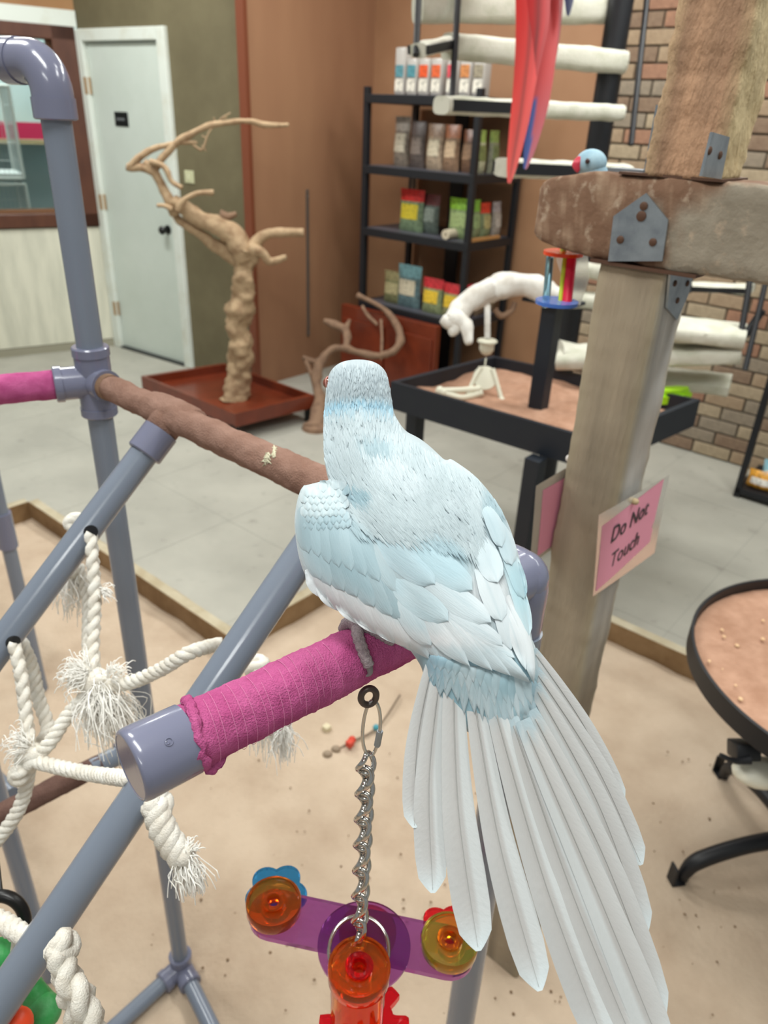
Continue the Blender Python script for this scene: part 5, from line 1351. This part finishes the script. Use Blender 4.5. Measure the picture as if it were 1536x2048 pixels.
for r_i,yy in enumerate(range(1052,965,-13)):
    for i in range(8):
        x=608+i*12.5+(6 if r_i%2 else 0)+R_.uniform(-2,2); y=yy-abs(i-2)*1.2+R_.uniform(-2,2)
        if x>698-(1052-yy)*.12: continue
        if hit(x,y-12)[0] is None or hit(x-7,y-10)[0] is None or hit(x+5,y+8)[0] is None: continue
        place(x,y-14,x+2,y+11,17,.0014+r_i*.00008,.0022+r_i*.00012,name='lesser_covert',N=6,Mn=4,clip=True,rim=.5)
# tertials and scapulars of the back, long and broad
place(820,1120,983,1245,56,.0026,.0044,8,rnd,'tertial_feather',base=(208,222,229))
place(770,1140,897,1242,54,.0030,.0046,6,rnd,'tertial_feather',base=(184,206,215))
place(860,1190,1006,1292,50,.0024,.0040,8,rnd,'tertial_feather',base=(212,222,228))
place(900,1230,1030,1316,34,.0030,.0042,8,rnd,'tertial_feather',base=(222,228,232))
place(800,1060,945,1180,64,.0024,.0044,8,rnd,'scapular_feather',base=(176,204,215))
place(745,1060,870,1168,54,.0026,.0044,6,rnd,'scapular_feather',base=(170,198,210))
# right wing
place(1012,1180,1068,1368,28,.0014,.0072,-6,leafp,'primary_feather',base=W_)
place(1005,1200,1052,1340,30,.0018,.0072,-4,leafp,'primary_feather',base=W_)
place(985,1170,1022,1300,34,.0020,.0040,-2,rnd,'secondary_feather',base=(216,224,229))
place(1010,1120,1058,1272,30,.0020,.0036,-5,rnd,'secondary_feather',base=(176,204,213))
place(960,1130,1004,1242,44,.0030,.0050,0,rnd,'secondary_feather',base=(206,218,224))
place(1000,1080,1048,1198,32,.0030,.0046,-5,rnd,'median_covert',base=(170,198,208))
place(945,1060,996,1165,50,.0030,.0052,-2,rnd,'scapular_feather',base=(206,222,230))
place(990,1040,1024,1130,34,.0040,.0056,-4,rnd,'median_covert',base=(196,214,222))
place(968,1010,1004,1094,32,.0046,.0062,-4,rnd,'median_covert',base=(200,218,226))
# small body feathers as soft overlapping tufts
def flowdir(x,y):
    if y<830: return Vector((.06*(x-716)/60,1)).normalized()
    k=sm(840,1000,y); base=Vector((.1+.5*k,1-.2*k)).normalized()
    if x<700 and y>950: base=Vector((.12,1)).normalized()
    if x>930: base=Vector((.42,.9)).normalized()
    return base
FV=[];FF=[];FC=[];FL=[]
rr=random.Random(11)
def tuft(x,y,L,wd,lift0,lift1,col,N=4):
    d=flowdir(x,y); a_=rr.gauss(0,.07); d=Vector((d.x*math.cos(a_)-d.y*math.sin(a_),d.x*math.sin(a_)+d.y*math.cos(a_))); nx,ny=-d.y,d.x; b=len(FV)
    pw=[.6,1,.85,.5,.05]
    rows=[]
    for i in range(N+1):
        t=i/N; X_=x+d.x*L*t;Y_=y+d.y*L*t; h,_=hit(X_,Y_)
        if h is None: return
        w=(h-CAM).dot(uw)
        if rows and abs(w-rows[-1])>.004: return
        rows.append(w)
    for i in range(N+1):
        t=i/N; X_=x+d.x*L*t;Y_=y+d.y*L*t; l=lift0+(lift1-lift0)*t
        for s in(-1,0,1):
            FV.append(px(X_+nx*wd/2*pw[i]*s,Y_+ny*wd/2*pw[i]*s,rows[i]-l-(.0002 if s==0 else 0))); FC.append(lin(col)); FL.append((t*L*.05,s*wd*.3+x,y))
    for i in range(N):
        for j in range(2): FF.append((b+i*3+j,b+i*3+j+1,b+(i+1)*3+j+1,b+(i+1)*3+j))
def inwing(x,y):
    return (x<705 and y>975) or y>1010+ (x-700)*.35 or (x>900 and y>1000)
pts=[(rr.uniform(640,1000),rr.uniform(722,1180)) for _ in range(9000)]
pts.sort(key=lambda p:-p[1])
for (x,y) in pts:
    wing=(x<700 and y>972) or (y>1075+(x-800)*.2)
    if wing: continue
    if x>960 and y>1020: continue
    hd_=y<815; L=rr.uniform(9,14) if hd_ else rr.uniform(20,40)*(1 if y>870 else .7); wd=2.2 if hd_ else rr.uniform(3,6)
    c=birdcol(x,y); j=rr.gauss(0,2.5)
    if rr.random()<.2: j-=4
    if rr.random()<.2: j+=4
    c=tuple(max(0,min(250,v+j)) for v in c); b=.0003 if hd_ else .0005
    up_=.0014*sm(960,1050,y) if y>960 else 0
    tuft(x,y,L,wd,b+up_,b+.0005+up_*1.0,c)
mb=MB(); mb.v=FV; mb.f=FF; mb.c=FC
dv=obj('down_feather',mb,m_fe2,prt,smooth='all',kind='stuff'); setflow(dv,FL)
# --- tail coverts over the tail roots
def tcol(x,y):
    c=mixc((150,180,191),(188,202,208),.5+.9*nz(x,y,34,9)); return mixc(c,(122,164,184),.6*blob(x,y,865,1330,40,50)+.5*blob(x,y,1085,1400,26,80))
TC=[]
for r_i,(n,fr_) in enumerate(((14,1.0),(15,.78),(15,.56),(14,.36))):
    for i in range(n):
        t=(i+.5)/n; x0=862+(1070-862)*t; y=1303+(x0-845)*.27+(3-r_i)*4+R_.uniform(-3,3)
        ye=interp([1385,1400,1425,1465,1510,1545,1480],t); L=(ye-y)*fr_*R_.uniform(.82,1.08)
        dx=-.14+.50*t
        TC.append((x0,y,x0+dx*L*.85+R_.uniform(-4,4),y+L,R_.uniform(17,27),r_i))
for x0,y,x1,y1,w,r_i in TC:
    cc_=tcol((x0+x1)/2,(y+y1)/2)
    covert(x0,y,x1,y1,w,lift0=.0010+r_i*.0003,lift1=.0010+r_i*.0003,shape=lambda t:(min(1,.8+t) if t<.4 else max(0,1-((t-.4)/.6)**1.4)),name='tail_covert',N=12,Mn=8,colf=lambda X_,Y_,c=cc_,a=y1,b=y: mixc(c,(200,212,217),.55*sm(.55,1,(Y_-b)/(a-b))))
# --- eye and beak on the far side of the head
k=MB(); k.sphere(px(657,766,.5155),.0042,16,10); ey=obj('eye',k,M('amber_eye',(120,66,50),.15,coat=1),prt,smooth='all')
k=MB(); k.torus(px(656.5,766,.5155),(-ux+uw*.35).normalized(),.0042,.0006,24,6); obj('eye_ring',k,M('pink_eye_ring',(190,130,120),.5),ey,smooth='all')
k=MB(); k.tube(smoothp([px(700,775,.535),px(697,782,.548),px(696,800,.556),px(697,815,.553)],5),[.010,.0105,.008,.002],16); obj('beak',k,M('rose_beak',(196,96,96),.3,coat=.5),prt,smooth='all')
# --- feet gripping the perch
pbv=None
for o in bpy.data.objects:
    if o.get('label')=='front perch wrapped in magenta cloth':
        pbv=BVHTree.FromPolygons([tuple(v.co+ORG[o]) for v in o.data.vertices],[tuple(p.vertices) for p in o.data.polygons])
m_foot=M('scaly_grey_foot',(204,190,194),.7,col2=(168,152,158),vs=500,bump=1,bs=1400)
m_claw=M('grey_claw',(128,122,124),.35)
def phit(x,y):
    h=pbv.ray_cast(CAM,ray(x,y).normalized(),2); return (h[0]-CAM).dot(uw) if h[0] else .505
def toe(path,r0,r1,parent,wl=None):
    P=[]
    for i,(x,y) in enumerate(path):
        w=wl[i] if wl and wl[i] else phit(x,y); P.append(px(x,y,w-r0*.7))
    S_=smoothp(P,7); k=MB(); n=len(S_); rad=[(r0+(r1-r0)*i/(n-1))*(1+.10*math.sin(i*2.3)) for i in range(n)]
    k.tube(S_,rad,14); return obj('toe',k,m_foot,parent,smooth='all'),S_
k=MB(); k.tube(smoothp([px(762,1180,.515),px(740,1228,.505),px(716,1243,.4985)],6),[.008,.006,.005],14); k.sphere(px(712,1246,.4985),.0062,16,10); leg1=obj('leg',k,m_foot,prt,smooth='all')
t1,S_=toe([(714,1246),(716,1272),(727,1305),(738,1332)],.0042,.0036,leg1)
k=MB(); e_=S_[-1]; k.tube(smoothp([e_,px(740,1346,phit(740,1340)-.003),px(732,1353,phit(732,1350)-.0012)],4),[.0026,.0018,.0004],10); obj('claw',k,m_claw,leg1,smooth='all')
toe([(712,1245),(696,1244),(686,1258)],.0046,.0034,leg1,wl=[None,.503,.51])
k=MB(); k.tube(smoothp([px(800,1200,.51),px(785,1250,.503),px(768,1266,.499)],6),[.008,.006,.005],14); leg2=obj('leg',k,m_foot,prt,smooth='all')
toe([(725,1248),(752,1262),(775,1276),(786,1281)],.0044,.0036,leg2,wl=[.499,None,None,None])

# pale patch and torn fibres on the brown perch
for o in bpy.data.objects:
    if o.get('label')=='perch wrapped in dusty brown cloth':
        bb=BVHTree.FromPolygons([tuple(v.co+ORG[o]) for v in o.data.vertices],[tuple(p.vertices) for p in o.data.polygons]); po=o
def onb(x,y,l=.0006):
    h=bb.ray_cast(CAM,ray(x,y).normalized(),3); return h[0]+(CAM-h[0]).normalized()*l if h[0] else None
k=MB()
for q in range(26):
    x=540+R_.uniform(-14,14); y=912+(540-x)*.9+R_.uniform(-9,9); P=[onb(x+R_.uniform(-5,5),y+R_.uniform(-6,6)) for _ in range(4)]
    if all(P): k.tube(P,[.0006,.0009,.0005],5)
P=[onb(x,y) for x,y in((558,893),(545,900),(532,912),(527,925),(530,938),(527,946))]
if all(P): k.tube(smoothp(P,5),[.0008,.0018,.0016,.0010],7,jit=.3)
obj('glue_patch',k,M('pale_glue',(208,204,176),.7),po,smooth='all')
k=MB()
for pts_ in (((572,892),(590,905),(612,922)),((600,905),(622,915),(640,925))):
    P=[onb(*q) for q in pts_]
    if all(P): k.tube(smoothp(P,5),[.0004,.0012,.0004],6)
obj('cloth_ridge',k,m_brwrap,po,smooth='all')
